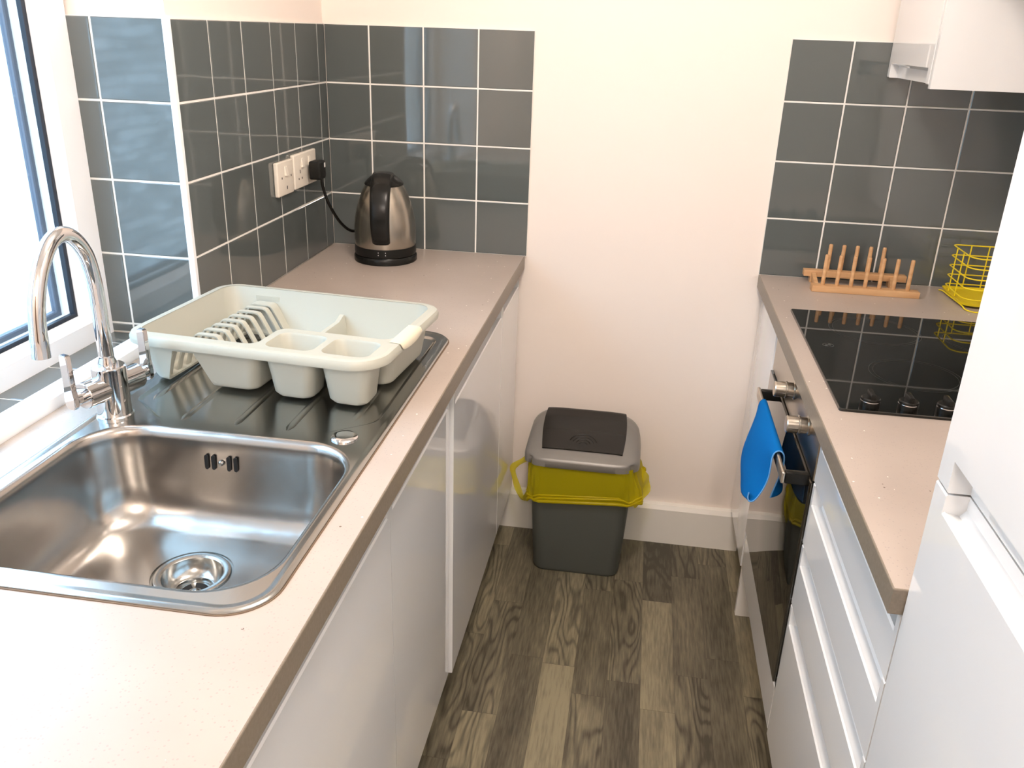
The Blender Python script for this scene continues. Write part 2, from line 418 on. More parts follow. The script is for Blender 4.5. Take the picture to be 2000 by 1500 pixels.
# outside ----------------------------------------------------------
bm = B(); box(bm, -2.75, -2.55, -7.5, 1.6, -0.3, 2.5); tag(obj('garden_wall', bm, M_BRICK, None, smooth=0), 'whitewashed brick wall outside the window', 'wall')
bm = B(); box(bm, -6, -0.37, -9, 4, -0.36, -0.3); struct('ground', bm, M_CONC, smooth=0)

# ------------------------------------------------------------------ tiling
def tiling(name, label, place, us, vs, skip=None, bev=0.0013, g=0.0044):
    """us, vs: grout line positions; place(u, v, h) -> world point, h = height above tile face"""
    bm = B(); rnd = random.Random(name)
    h0 = -0.0016
    a, b_, c, d = us[0], us[-1], vs[0], vs[-1]
    L0 = [place(u, v, h0) for u, v in ((a, c), (b_, c), (b_, d), (a, d))]
    L1 = [place(u, v, -P+0.0003) for u, v in ((a, c), (b_, c), (b_, d), (a, d))]
    loft(bm, [L1, L0], mi=1)
    for i in range(len(us)-1):
        for j in range(len(vs)-1):
            u0, u1, v0, v1 = us[i]+g/2, us[i+1]-g/2, vs[j]+g/2, vs[j+1]-g/2
            if i == 0: u0 -= g/2*0.6
            if i == len(us)-2: u1 += g/2*0.6
            tu, tv = rnd.gauss(0, 0.0016), rnd.gauss(0, 0.0016)
            um, vm = (u0+u1)/2, (v0+v1)/2
            def hh(u, v): return tu*(u-um)+tv*(v-vm)
            r0 = [place(u, v, h0-0.001) for u, v in ((u0, v0), (u1, v0), (u1, v1), (u0, v1))]
            r1 = [place(u, v, -bev*0.8+hh(u, v)) for u, v in ((u0, v0), (u1, v0), (u1, v1), (u0, v1))]
            r2 = [place(u, v, hh(u, v)) for u, v in ((u0+bev, v0+bev), (u1-bev, v0+bev), (u1-bev, v1-bev), (u0+bev, v1-bev))]
            loft(bm, [r0, r1, r2], False, True)
    return tag(obj(name, bm, [M_TILE, M_GROUT], None, smooth=0), label, 'splashback' if 'sill' not in name else 'tiled sill', 'areas of grey gloss wall tiling' if 'sill' not in name else None)
vz = [H-0.002] + [ZT-k*T for k in (3, 2, 1, 0)]
tiling('tile_splashback', 'grey gloss square tiles on back wall behind the kettle', lambda u, v, h: (u, -h, v), [0, 0.1263, 0.1263+T, 0.1263+2*T, 0.1263+3*T-0.001], vz)
tiling('tile_splashback', 'grey gloss tiles on left wall around the two power sockets', lambda u, v, h: (h, -u, v), [0, 0.055]+[0.055+k*T for k in (1, 2, 3, 4)]+[D-0.003], vz)
tiling('tile_splashback', 'blue-grey sheen tiles on the window reveal beside the window frame', lambda u, v, h: (-u, -D-h, v), [0.004, 0.1575, 0.207], [SILL, ZT-4*T]+vz[1:])
XR = 1.2478; ZR = 1.5216
tiling('tile_splashback', 'grey gloss tiles on back wall behind the wooden plate rack and hob', lambda u, v, h: (u, -h, v), [XR, XR+T, XR+2*T, XR+3*T, XW-0.001], [HR-0.002]+[ZR-k*T for k in (3, 2, 1, 0)])
tiling('tiled_sill', 'row of blue-grey tiles along the window sill behind the mixer tap', lambda u, v, h: (-v, -u, SILL+h), [D+0.002, 0.8905]+[0.8905+0.1535*k for k in range(1, 9)]+[-WY0], [0.078, 0.206])

# ------------------------------------------------------------------ worktops
SX0, SX1, SY0, SY1 = 0.043, 0.530, -1.718, -0.733      # sink outer edge
scx, scy, swx, swy = (SX0+SX1)/2, (SY0+SY1)/2, SX1-SX0, SY1-SY0
def slab(name, outer, z0, z1, hole=None, label='', edge=0.002):
    bm = B()
    o_t = [(x, y, z1) for x, y in outer]
    # top slightly inset for an eased edge
    c = outer
    def inset(d, z):
        out = []
        n = len(c)
        for i in range(n):
            p = Vector(c[i]); a = (Vector(c[i-1])-p).normalized(); b = (Vector(c[(i+1) % n])-p).normalized()
            cr = a.x*b.y-a.y*b.x
            s = (a+b)
            if s.length < 1e-6: nrm = Vector((-b.y, b.x)); out.append((p.x+nrm.x*d, p.y+nrm.y*d, z)); continue
            s = s.normalized(); k = d/abs(math.sin(a.angle(b)/2))
            if cr > 0: s = -s
            out.append((p.x+s.x*k, p.y+s.y*k, z))
        return out
    L = [inset(0, z0), inset(0, z1-edge), inset(edge*0.3, z1-edge*0.3), inset(edge, z1)]
    loft(bm, L, False, False, mi=1)
    hs_t = [[(x, y, z1) for x, y, _ in hole]] if hole else []
    hs_b = [[(x, y, z0) for x, y, _ in hole]] if hole else []
    fill_holes(bm, [L[3]]+hs_t, 0); fill_holes(bm, [L[0]]+hs_b, 1)
    if hole: loft(bm, [hs_b[0], hs_t[0]], False, False, mi=1)
    bmesh.ops.remove_doubles(bm, verts=bm.verts[:], dist=1e-6)
    return tag(obj(name, bm, [M_TOP, M_TOPEDGE], None, smooth=0), label, 'worktop', 'beige speckled worktops')
sink_hole = rrect(scx, scy, swx-0.02, swy-0.02, 0.05, H)
slab('worktop', [(0.001, -0.001), (0.001, -D-0.001), (-0.033, -D-0.001), (-0.033, WY0), (0.001, WY0-0.01), (0.001, -3.05), (0.58, -3.05), (0.58, -0.001)], 0.872, H, sink_hole,
     'long beige speckled worktop with the sink set in it')
slab('worktop', [(XR, -1.503), (XW-0.001, -1.503), (XW-0.001, -0.001), (XR, -0.001)], 0.867, HR, None,
     'short beige speckled worktop with the black hob set in it')

# ------------------------------------------------------------------ sink
sk = thing('kitchen_sink', 'stainless steel inset sink with grooved drainer beneath dish rack', 'sink', (scx, scy, H))
zt_ = H+0.0035
bx, by, bw, bh = 0.2895, -1.490, 0.424, 0.372            # bowl mouth
bm = B()
rim = []
for inset_, z in ((0, H+0.0004), (0.0005, H+0.003), (0.003, H+0.0048), (0.008, H+0.0050), (0.013, H+0.0036), (0.016, zt_)):
    rim.append(rrect(scx, scy, swx-2*inset_, swy-2*inset_, 0.062-inset_, z, 10))
loft(bm, rim, False, False)
bowl_top = rrect(bx, by, bw+0.024, bh+0.026, 0.092, zt_, 10)
tapq = [(x, y, zt_) for x, y in []]
# drainer field: pressed 3 mm down
dr = [(0.148, -1.262), (0.43, -1.262), (0.505, -1.20), (0.505, -0.765), (0.075, -0.765), (0.075, -1.20)]
dl = [rpoly([(p[0], p[1]) for p in dr], [0.02, 0.05, 0.04, 0.03, 0.03, 0.03], zt_, 6)]
def shrink(loop, d, z):
    cx = sum(p[0] for p in loop)/len(loop); cy = sum(p[1] for p in loop)/len(loop)
    wx = max(p[0] for p in loop)-cx; wy = max(p[1] for p in loop)-cy
    return [(cx+(p[0]-cx)*(1-d/wx), cy+(p[1]-cy)*(1-d/wy), z) for p in loop]
dl += [shrink(dl[0], 0.002, zt_-0.0006), shrink(dl[0], 0.005, zt_-0.0024), shrink(dl[0], 0.008, zt_-0.003)]
loft(bm, dl, False, False); fill_holes(bm, [dl[-1]])
fill_holes(bm, [rim[-1], bowl_top, dl[0]])
# raised ribs of the drainer
for gx, ya, yb in ((0.189, -1.262, -0.80), (0.280, -1.262, -0.80), (0.370, -1.262, -0.80), (0.100, -1.19, -0.80), (0.462, -1.20, -0.80)):
    zz = zt_-0.0032; loops = []
    n = 26; wd = 0.0075
    for k in range(n+1):
        t = k/n; y = ya+(yb-ya)*t
        s = min(1.0, math.sqrt(max(0.0, 1-((0.02-min(t, 1-t))/0.02)**2)) if min(t, 1-t) < 0.02 else 1.0)
        s = max(s, 0.12)
        loops.append([(gx-wd*s, y, zz), (gx-wd*0.55*s, y, zz+0.0013*s), (gx, y, zz+0.0021*s), (gx+wd*0.55*s, y, zz+0.0013*s), (gx+wd*s, y, zz)])
    loft(bm, loops, False, False, closed=False)
obj('drainer', bm, M_STEEL, sk, smooth=40)
bm = B()
L = []
for dw, z, r in ((0.024, zt_, 0.092), (0.019, zt_-0.0004, 0.090), (0.012, zt_-0.0022, 0.088), (0.006, zt_-0.007, 0.085), (0.002, zt_-0.016, 0.083), (0, zt_-0.03, 0.082),
                 (-0.004, zt_-0.06, 0.081), (-0.009, zt_-0.09, 0.080), (-0.014, zt_-0.108, 0.080), (-0.022, zt_-0.124, 0.078), (-0.034, zt_-0.138, 0.074), (-0.050, zt_-0.149, 0.069), (-0.070, zt_-0.1565, 0.062), (-0.095, zt_-0.1605, 0.055), (-0.125, zt_-0.1625, 0.05), (-0.150, zt_-0.163, 0.045)):
    L.append(rrect(bx, by, bw+dw, bh+dw+(0.002 if dw > 0.02 else 0), r, z, 10))
loft(bm, L, False, False)
zf = zt_-0.163
wc = (0.286, -1.443)
circ = lambda r, z, n=44: [(wc[0]+r*math.cos(2*PI*k/n), wc[1]+r*math.sin(2*PI*k/n), z) for k in range(n)]
fill_holes(bm, [L[-1], circ(0.060, zf)])
bmesh.ops.remove_doubles(bm, verts=bm.verts[:], dist=1e-6)
bowl = obj('bowl', bm, M_BOWL, sk, smooth=50)
bm = B()
loft(bm, [circ(r, zf+z) for r, z in ((0.060, 0), (0.0595, -0.003), (0.057, -0.003), (0.0555, 0.0005), (0.053, 0.0012), (0.047, 0.0006), (0.0445, -0.001), (0.0435, -0.008),
                                     (0.040, -0.016), (0.036, -0.022), (0.031, -0.026), (0.028, -0.0265), (0.0265, -0.034))], False, False)
wsf = obj('waste_strainer', bm, M_STEEL, bowl, smooth=30)
bm = B()
for k in range(3):
    a0, a1 = 2*PI*k/3+0.2, 2*PI*(k+1)/3-0.15
    seg = [a0+(a1-a0)*i/8 for i in range(9)]
    ring = [(wc[0]+0.021*math.cos(a), wc[1]+0.021*math.sin(a)) for a in seg]+[(wc[0]+0.010*math.cos(a), wc[1]+0.010*math.sin(a)) for a in seg[::-1]]
    prism(bm, ring, 'z', zf-0.0335, zf-0.0312)
obj('drain_slot', bm, M_DARK, bowl, smooth=0)
bm = B(); lathe(bm, [(0.0275, -0.036), (0.0275, -0.033), (0.024, -0.0315), (0.008, -0.0315), (0.003, -0.028), (0.0, -0.028)][:5], (wc[0], wc[1], zf), n=32)
obj('strainer_basket', bm, M_STEEL, bowl, smooth=30)
# overflow on the far bowl wall
yo = by+bh/2-0.0035
bm = B()
for ox in (-0.0245, -0.0128, 0.0128, 0.0245):
    x = bx-0.012+ox; z0 = zt_-0.047
    pts = [(x+0.0031*math.cos(a), z0+(0.0095 if math.sin(a) >= 0 else -0.0095)+0.0031*math.sin(a)) for a in [2*PI*i/16+0.01 for i in range(16)]]
    prism(bm, pts, 'y', yo-0.0015, yo+0.0015)
obj('overflow_slot', bm, M_DARK, bowl, smooth=0)
bm = B(); lathe(bm, [(0.0045, 0), (0.0045, 0.003), (0.003, 0.005), (0.0005, 0.0055)], (bx-0.012, yo+0.001, zt_-0.047), (0, -1, 0), n=16)
obj('overflow_screw', bm, M_STEEL, bowl)
bm = B(); lathe(bm, [(0.0215, 0), (0.0215, 0.003), (0.019, 0.005), (0.012, 0.0058), (0.0005, 0.006)], (0.470, -1.268, zt_-0.001), n=36)
obj('pop_up_knob', bm, M_CHROME, sk)

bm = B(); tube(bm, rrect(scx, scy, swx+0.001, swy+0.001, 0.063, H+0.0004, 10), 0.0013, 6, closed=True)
obj('sealant_shadow_line', bm, mat('brown_sealant_shadow', (0.16, 0.11, 0.07), 0.6), sk, smooth=60)  # sealant bead; its dark brown also paints the shadow line at the sink edge

# ------------------------------------------------------------------ mixer tap
tx, ty = 0.078, -1.266
tp = thing('mixer_tap', 'chrome swan neck mixer tap standing at the back of the sink', 'tap', (tx, ty, zt_))
bm = B(); lathe(bm, [(0.0290, 0.0), (0.0290, 0.003), (0.0268, 0.005), (0.0265, 0.082), (0.0262, 0.086), (0.0240, 0.0875), (0.0005, 0.0875)], (tx, ty, zt_), n=48)
body = obj('tap_body', bm, M_CHROME, tp, smooth=30)
bm = B()
z0 = zt_+0.087
path = [(0.0, 0.0), (0, 0.05), (0, 0.10), (-0.002, 0.145), (-0.012, 0.185), (-0.035, 0.214), (-0.062, 0.224), (-0.090, 0.214), (-0.117, 0.183), (-0.134, 0.145), (-0.142, 0.105), (-0.145, 0.064)]
sp_ = spline([(tx-0.004, ty+0.005+a, z0+b) for a, b in path], 7)
rs = [0.0118]*len(sp_)
for i in range(6): rs[-1-i] = 0.0125
rs[0] = 0.0145; rs[1] = 0.0145
tube(bm, sp_, rs, 28)
obj('spout', bm, M_CHROME, tp, smooth=50)
ax = Vector((-0.30, -0.954, -0.0)).normalized()
for s in (1, -1):
    d = ax*s; c0 = Vector((tx, ty, zt_+0.052))
    bm = B()
    lathe(bm, [(0.0215, 0.010), (0.0215, 0.052), (0.0205, 0.0535), (0.0135, 0.054)], c0, d, n=36)
    lathe(bm, [(0.0105, 0.050), (0.0105, 0.066), (0.0105, 0.068)], c0, d, n=28)
    obj('valve_barrel', bm, M_CHROME, tp, smooth=30)
    bm = B()
    e = c0 + d*0.073; up = Vector((0, 0, 1)); sd = d.cross(up).normalized()
    # blade lever: rounded foot rising to a squared blade
    foot = []
    outline = [(-0.0115, -0.008), (-0.007, -0.0135), (0, -0.015), (0.007, -0.0135), (0.0115, -0.008), (0.0105, 0.006), (0.0085, 0.018), (0.0085, 0.072), (0.0065, 0.076), (-0.0065, 0.076), (-0.0085, 0.072), (-0.0085, 0.018), (-0.0105, 0.006)]
    t = bmesh.new()
    loft(t, [[e + sd*a + up*b - d*0.0045 for a, b in outline], [e + sd*a + up*b + d*0.0045 for a, b in outline]])
    bmesh.ops.bevel(t, geom=t.edges[:], offset=0.0012, segments=2, affect='EDGES')
    merge(bm, t)
    obj('lever', bm, M_CHROME, tp, smooth=30)

# ------------------------------------------------------------------ dish rack
def dish_rack():
    th = R(-5); ox, oy, oz = 0.025, -1.150, H+0.0075
    rk = thing('dish_rack', 'pale sage plastic dish drainer on the sink drainer', 'dish rack', (ox, oy, oz), th)
    W, Dp, Z = 0.478, 0.350, 0.094
    bm = B()
    # rim outer (slightly bowed) with rolled down edge
    def outer(d, z):
        base = rpoly([(0-d+0.0, 0-d), (W+d, 0-d), (W+d, Dp+d), (0-d, Dp+d)], [0.045+d, 0.055+d, 0.045+d, 0.045+d], z, 8)
        out = []
        for x, y, zz in base:
            bow = 0.010*(1-((x-W/2)/(W/2))**2)
            if y < Dp*0.25: y -= bow
            bx_ = 0.006*(1-((y-Dp/2)/(Dp/2))**2)
            if x > W*0.9: x += bx_
            out.append((x, y, zz))
        return out
    L0 = outer(-0.004, Z-0.016); L1 = outer(0.0, Z-0.016); L2 = outer(0.001, Z-0.008); L3 = outer(-0.003, Z-0.001); L4 = outer(-0.010, Z)
    L00 = outer(-0.012, Z-0.004)
    loft(bm, [L00, L0, L1, L2, L3, L4], False, False)
    cups = [(0.262, 0.352, 0.022, 0.100), (0.365, 0.452, 0.022, 0.100)]
    def cupl(c, d, z, n=5):
        x0, x1, y0, y1 = c
        return rrect((x0+x1)/2, (y0+y1)/2, x1-x0-2*d, y1-y0-2*d, 0.018, z, n)
    main = [(0.016, 0.024), (0.248, 0.024), (0.248, 0.118), (W-0.018, 0.118), (W-0.018, Dp-0.016), (0.016, Dp-0.016)]
    def mainl(d, z):
        s = [(1, 1), (-1, 1), (-1, 1), (-1, 1), (-1, -1), (1, -1)]
        pts = [(p[0]+a*d, p[1]+b*d) for p, (a, b) in zip(main, s)]
        return rpoly(pts, [0.028, 0.020, 0.022, 0.022, 0.030, 0.030], z, 6)
    fill_holes(bm, [L4, mainl(0, Z)] + [cupl(c, 0, Z) for c in cups])
    for c in cups:
        loft(bm, [cupl(c, -0.0001, Z), cupl(c, 0.002, Z-0.004), cupl(c, 0.0105, 0.008), cupl(c, 0.016, 0.003), cupl(c, 0.016, 0.0005), cupl(c, 0.0125, 0.0005), cupl(c, 0.0075, 0.007), cupl(c, -0.0025, Z-0.006)][:4], False, True)
        loft(bm, [cupl(c, -0.0025, Z-0.003), cupl(c, 0.0075, 0.007), cupl(c, 0.0125, 0.0)], False, True)
    tray = obj('tray', bm, M_RACK, rk, smooth=45, local=True)
    # deep compartment with an arched tunnel cut through it
    bm = B()
    fl = 0.0045
    chain = [mainl(0.016, 0.0), mainl(0.0125, 0.003), mainl(0.0105, 0.008), mainl(-0.0026, Z-0.003), mainl(0.0001, Z-0.0005), mainl(0.0130, 0.009), mainl(0.0155, 0.0055), mainl(0.019, fl)]
    loft(bm, chain, True, True)
    bmesh.ops.triangulate(bm, faces=bm.faces[:])
    comp = obj('compartment', bm, M_RACK, rk, smooth=45, local=True)
    hx = [(0.056, -0.02), (0.084, 0.062), (0.126, 0.062), (0.163, -0.02)]
    cb = B(); prism(cb, hx, 'y', -0.05, 0.308)
    cut = obj('cutter', cb, M_RACK, None, smooth=0, local=True)
    md = comp.modifiers.new('b', 'BOOLEAN'); md.operation = 'DIFFERENCE'; md.object = cut; md.solver = 'EXACT'
    cut.matrix_world = Matrix.Translation((ox, oy, oz)) @ Matrix.Rotation(th, 4, 'Z')
    bpy.context.view_layer.update()
    dg = bpy.context.evaluated_depsgraph_get()
    nm = bpy.data.meshes.new_from_object(comp.evaluated_get(dg), depsgraph=dg)
    comp.modifiers.clear(); old = comp.data; comp.data = nm; bpy.data.meshes.remove(old)
    nm.polygons.foreach_set('use_smooth', [True]*len(nm.polygons)); nm.set_sharp_from_angle(angle=R(45))
    bpy.data.objects.remove(cut)
    # slotted ridge: arched ribs across the tunnel
    rib_out = [(0.054, -0.0+0.004), (0.062, 0.03), (0.074, 0.060), (0.080, 0.0665), (0.088, 0.068), (0.118, 0.068), (0.125, 0.066), (0.131, 0.058), (0.148, 0.026), (0.160, 0.008), (0.166, 0.004)]
    def rib(bm, y0, y1, prof=rib_out, t=0.0028):
        n = len(prof); inn = []
        for i, p in enumerate(prof):
            a = Vector(prof[max(i-1, 0)]); b = Vector(prof[min(i+1, n-1)]); d = (b-a).normalized()
            inn.append((p[0]+d.y*t*1.0, p[1]-d.x*t))
        poly = list(prof)+inn[::-1]
        loft(bm, [[(x, y0, z) for x, z in poly], [(x, y1, z) for x, z in poly]])
    prot = B(); rib(prot, 0, 0.0125)
    rb = obj('slot_rib', prot, M_RACK, rk, smooth=40, local=True)
    first = 0.044
    rb.location = (0, first, 0)
    for k in range(1, 9):
        c = rb.copy(); sc.collection.objects.link(c); c.location = (0, first+0.0295*k, 0)
    bm = B(); rib(bm, 0.302, Dp-0.024)
    loft(bm, [[(x, 0.330, z) for x, z in ((0.078, 0.06), (0.13, 0.06), (0.13, 0.078), (0.078, 0.078))], [(x, 0.333, z) for x, z in ((0.078, 0.06), (0.13, 0.06), (0.13, 0.078), (0.078, 0.078))]])
    obj('ridge_end', bm, M_RACK, rk, smooth=40, local=True)
    # curled rib feet hanging in the tunnel mouth
    bm = B()
    for y in (0.034,):
        rib(bm, y, y+0.006, [(0.054, 0.010), (0.074, 0.060), (0.084, 0.066), (0.122, 0.066), (0.130, 0.058), (0.160, 0.008)], 0.003)
    obj('front_lip', bm, M_RACK, rk, smooth=40, local=True)
    # low divider in the rear right bay
    bm = B()
    dv = [(0.258, 0.0), (0.2645, 0.046), (0.2665, 0.050), (0.2755, 0.050), (0.2775, 0.046), (0.284, 0.0)]
    top = lambda y: 0.0 if y < 0.30 else (y-0.30)*0.35
    ys = [0.122, 0.18, 0.25, 0.30, 0.315, Dp-0.026]
    loft(bm, [[(x, y, z+(top(y) if z > 0.01 else 0)) for x, z in dv] for y in ys])
    obj('divider', bm, M_RACK, rk, smooth=40, local=True)
    bm = B(); lathe(bm, [(0.009, 0), (0.009, 0.0006)], (0.205, 0.27, fl+0.0002), n=24); obj('drain_hole', bm, M_DARK, rk, smooth=0, local=True)
    # cream sticker wrapped over the right rim
    bm = B()
    ya, yb_ = 0.105, 0.205
    secs = []
    for k in range(11):
        t = k/10; y = ya+(yb_-ya)*t
        b_ = 0.006*(1-((y-Dp/2)/(Dp/2))**2)
        dr_ = 0.016*math.sin(PI*t)**0.5
        secs.append([(W-0.0190, y, Z+0.0008), (W-0.010+b_, y, Z+0.0008), (W-0.0025+b_, y, Z-0.0004), (W+0.0018+b_, y, Z-0.0075), (W+0.0010+b_, y, Z-0.0079-dr_*0.5)])
    loft(bm, secs, False, False, closed=False)
    obj('sticker', bm, M_STICK, rk, smooth=60, local=True)
dish_rack()

# ------------------------------------------------------------------ kettle
def kettle():
    kx, ky = 0.203, -0.143
    k = thing('kettle', 'brushed steel jug kettle with black handle in the worktop corner', 'kettle', (kx, ky, H))
    bm = B(); lathe(bm, [(0.086, 0), (0.0875, 0.002), (0.0875, 0.015), (0.085, 0.019), (0.075, 0.0195)], (kx, ky, H), n=56); obj('power_base', bm, M_BLACK, k)
    bm = B(); lathe(bm, [(0.078, 0.019), (0.0845, 0.021), (0.0855, 0.028), (0.0850, 0.044), (0.083, 0.0445)], (kx, ky, H), n=56)
    ring = obj('bottom_band', bm, M_BLACKM, k)
    bm = B()
    prof = [(0.0835, 0.044), (0.0842, 0.050), (0.0850, 0.070), (0.0842, 0.095), (0.0815, 0.120), (0.0765, 0.145), (0.0690, 0.170), (0.0600, 0.192), (0.0510, 0.208), (0.047, 0.213)]
    lathe(bm, prof, (kx, ky, H), n=64, cap0=False); obj('body', bm, M_KSTEEL, k)
    bm = B(); lathe(bm, [(0.040, 0.208), (0.0535, 0.2095), (0.0530, 0.2125), (0.0465, 0.220), (0.036, 0.2295), (0.022, 0.2375), (0.010, 0.241), (0.0005, 0.242)], (kx, ky, H), n=48); obj('lid', bm, M_BLACK, k)
    # handle: wide strap towards the camera side
    ang = R(10); d = Vector((math.sin(ang), -math.cos(ang), 0)); s = Vector((math.cos(ang), math.sin(ang), 0)); c = Vector((kx, ky, H))
    path = spline([(0.012, 0, 0.2365), (0.035, 0, 0.2345), (0.062, 0, 0.2255), (0.090, 0, 0.205), (0.108, 0, 0.172), (0.115, 0, 0.135), (0.1125, 0, 0.104), (0.1050, 0, 0.082), (0.094, 0, 0.069), (0.080, 0, 0.066)], 5)
    loops = []; n = len(path)
    for i, p in enumerate(path):
        a = path[max(i-1, 0)]; b = path[min(i+1, n-1)]; t = (b-a).normalized()
        nrm = Vector((t.z, 0, -t.x))           # outward-ish in (r,z) plane
        if nrm.x < 0 and i > 4: nrm = -nrm
        u = i/(n-1)
        hw = 0.029*(1-u)+0.0235*u if u < 0.9 else 0.0235*math.sqrt(max(0.02, 1-((u-0.9)/0.1)**2))
        th = 0.008
        L = []
        for kk in range(16):
            a_ = 2*PI*kk/16; ca, sa = math.cos(a_), math.sin(a_)
            x = hw*math.copysign(abs(ca)**0.6, ca); y = th*math.copysign(abs(sa)**0.8, sa)
            rr = p.x + nrm.x*y; zz = p.z + nrm.z*y
            L.append(c + d*rr + s*x + Vector((0, 0, zz)))
        loops.append(L)
    bm = B(); loft(bm, loops); hd = obj('handle', bm, M_BLACK, k, smooth=60)
    # solid web filling behind the strap
    bm = B()
    inner = [(0.0840, 0.060), (0.108, 0.078), (0.113, 0.12), (0.110, 0.165), (0.095, 0.20), (0.060, 0.228), (0.03, 0.228), (0.05, 0.2)]
    # spout lip
    bm.free()
    bm = B()
    sd = -d
    L = []
    for zz, rr, ww in ((0.165, 0.068, 0.004), (0.185, 0.067, 0.016), (0.205, 0.066, 0.024), (0.2115, 0.066, 0.026)):
        L.append([c + sd*0.045 - s*ww + Vector((0, 0, zz)), c + sd*(rr+0.004) - s*ww*0.4 + Vector((0, 0, zz)), c + sd*(rr+0.004) + s*ww*0.4 + Vector((0, 0, zz)), c + sd*0.045 + s*ww + Vector((0, 0, zz))])
    loft(bm, L); obj('spout', bm, M_KSTEEL, k, smooth=30)
    # small white gauge marks
    bm = B()
    def onband(a, z, w_, h_):
        aa = ang + a
        dd = Vector((math.sin(aa), -math.cos(aa), 0)); ss = Vector((math.cos(aa), math.sin(aa), 0))
        p = c + dd*0.0857 + Vector((0, 0, z))
        t = bmesh.new(); loft(t, [[p-ss*w_-Vector((0, 0, h_)), p+ss*w_-Vector((0, 0, h_)), p+ss*w_+Vector((0, 0, h_)), p-ss*w_+Vector((0, 0, h_))],
                                 [q+dd*0.0004 for q in (p-ss*w_-Vector((0, 0, h_)), p+ss*w_-Vector((0, 0, h_)), p+ss*w_+Vector((0, 0, h_)), p-ss*w_+Vector((0, 0, h_)))]]); merge(bm, t)
    for a in (-0.12, 0.11):
        onband(a, 0.037, 0.0006, 0.0014); onband(a, 0.030, 0.0008, 0.0012)
    obj('marking', bm, M_WHITEP, ring, smooth=0)
    # flex and plug
    bm = B()
    pts = spline([(0.046, -0.198, H+0.226), (0.047, -0.196, H+0.205), (0.052, -0.182, H+0.165), (0.062, -0.155, H+0.120), (0.073, -0.125, H+0.085), (0.088, -0.10, H+0.064), (0.108, -0.075, H+0.060), (0.135, -0.048, H+0.055), (0.165, -0.040, H+0.035), (0.19, -0.045, H+0.012), (0.20, -0.062, H+0.010)], 8)
    tube(bm, pts, 0.0042, 10); obj('flex', bm, M_BLACK, k)
    bm = B(); box(bm, 0.020, 0.052, -0.222, -0.176, H+0.222, H+0.270, 0.006, 3); pl = obj('plug', bm, M_BLACKM, k)
    bm = B(); box(bm, 0.0520, 0.0524, -0.190, -0.182, H+0.252, H+0.264); obj('plug_label', bm, M_WHITEP, pl, smooth=0)
kettle()

# ------------------------------------------------------------------ wall sockets
def socket(y0, y1, z0, z1, gangs, label):
    s = thing('wall_socket', label, 'socket', (0, (y0+y1)/2, (z0+z1)/2), group='power sockets on the left wall')
    bm = B(); box(bm, 0.0002, 0.0115, y0, y1, z0, z1, 0.0035, 3); obj('face_plate', bm, M_SOCK, s, smooth=40)
    w_ = (y1-y0)/gangs
    for g in range(gangs):
        yc = y0+w_*(g+0.5)+(0.006 if gangs == 1 else 0)
        bm = B(); yr = yc-0.004 if gangs == 1 else yc+(-0.012 if g else 0.016)
        t = bmesh.new(); loft(t, [[(0.0115, yr-0.007, z1-0.036), (0.0115, yr+0.007, z1-0.036), (0.0115, yr+0.007, z1-0.013), (0.0115, yr-0.007, z1-0.013)],
                                  [(0.0165, yr-0.0065, z1-0.0355), (0.0165, yr+0.0065, z1-0.0355), (0.0125, yr+0.0065, z1-0.0135), (0.0125, yr-0.0065, z1-0.0135)]]); merge(bm, t)
        obj('rocker_switch', bm, M_SOCK, s, smooth=20)
        if gangs == 2 and g == 1: continue
        zc = z0+0.030
        if gangs == 1: slots = ((-0.003, 0.001, -0.016, -0.008), (-0.032, -0.028, 0.012, 0.017), (0.026, 0.030, 0.012, 0.017))
        else: slots = ((-0.003, 0, 0.008, 0.017), (-0.014, -0.010, -0.008, -0.003), (0.008, 0.012, -0.008, -0.003))
        for a, b_, c_, d_ in slots:
            bm = B(); box(bm, 0.0110, 0.0119, yc+a, yc+b_, zc+c_, zc+d_); obj('pin_slot', bm, M_BLACKM, s, smooth=0)
socket(-0.403, -0.305, 1.114, 1.198, 1, 'single ivory switched socket on grey tiles, empty')
socket(-0.296, -0.142, 1.116, 1.204, 2, 'double ivory socket on grey tiles with a black plug in it')

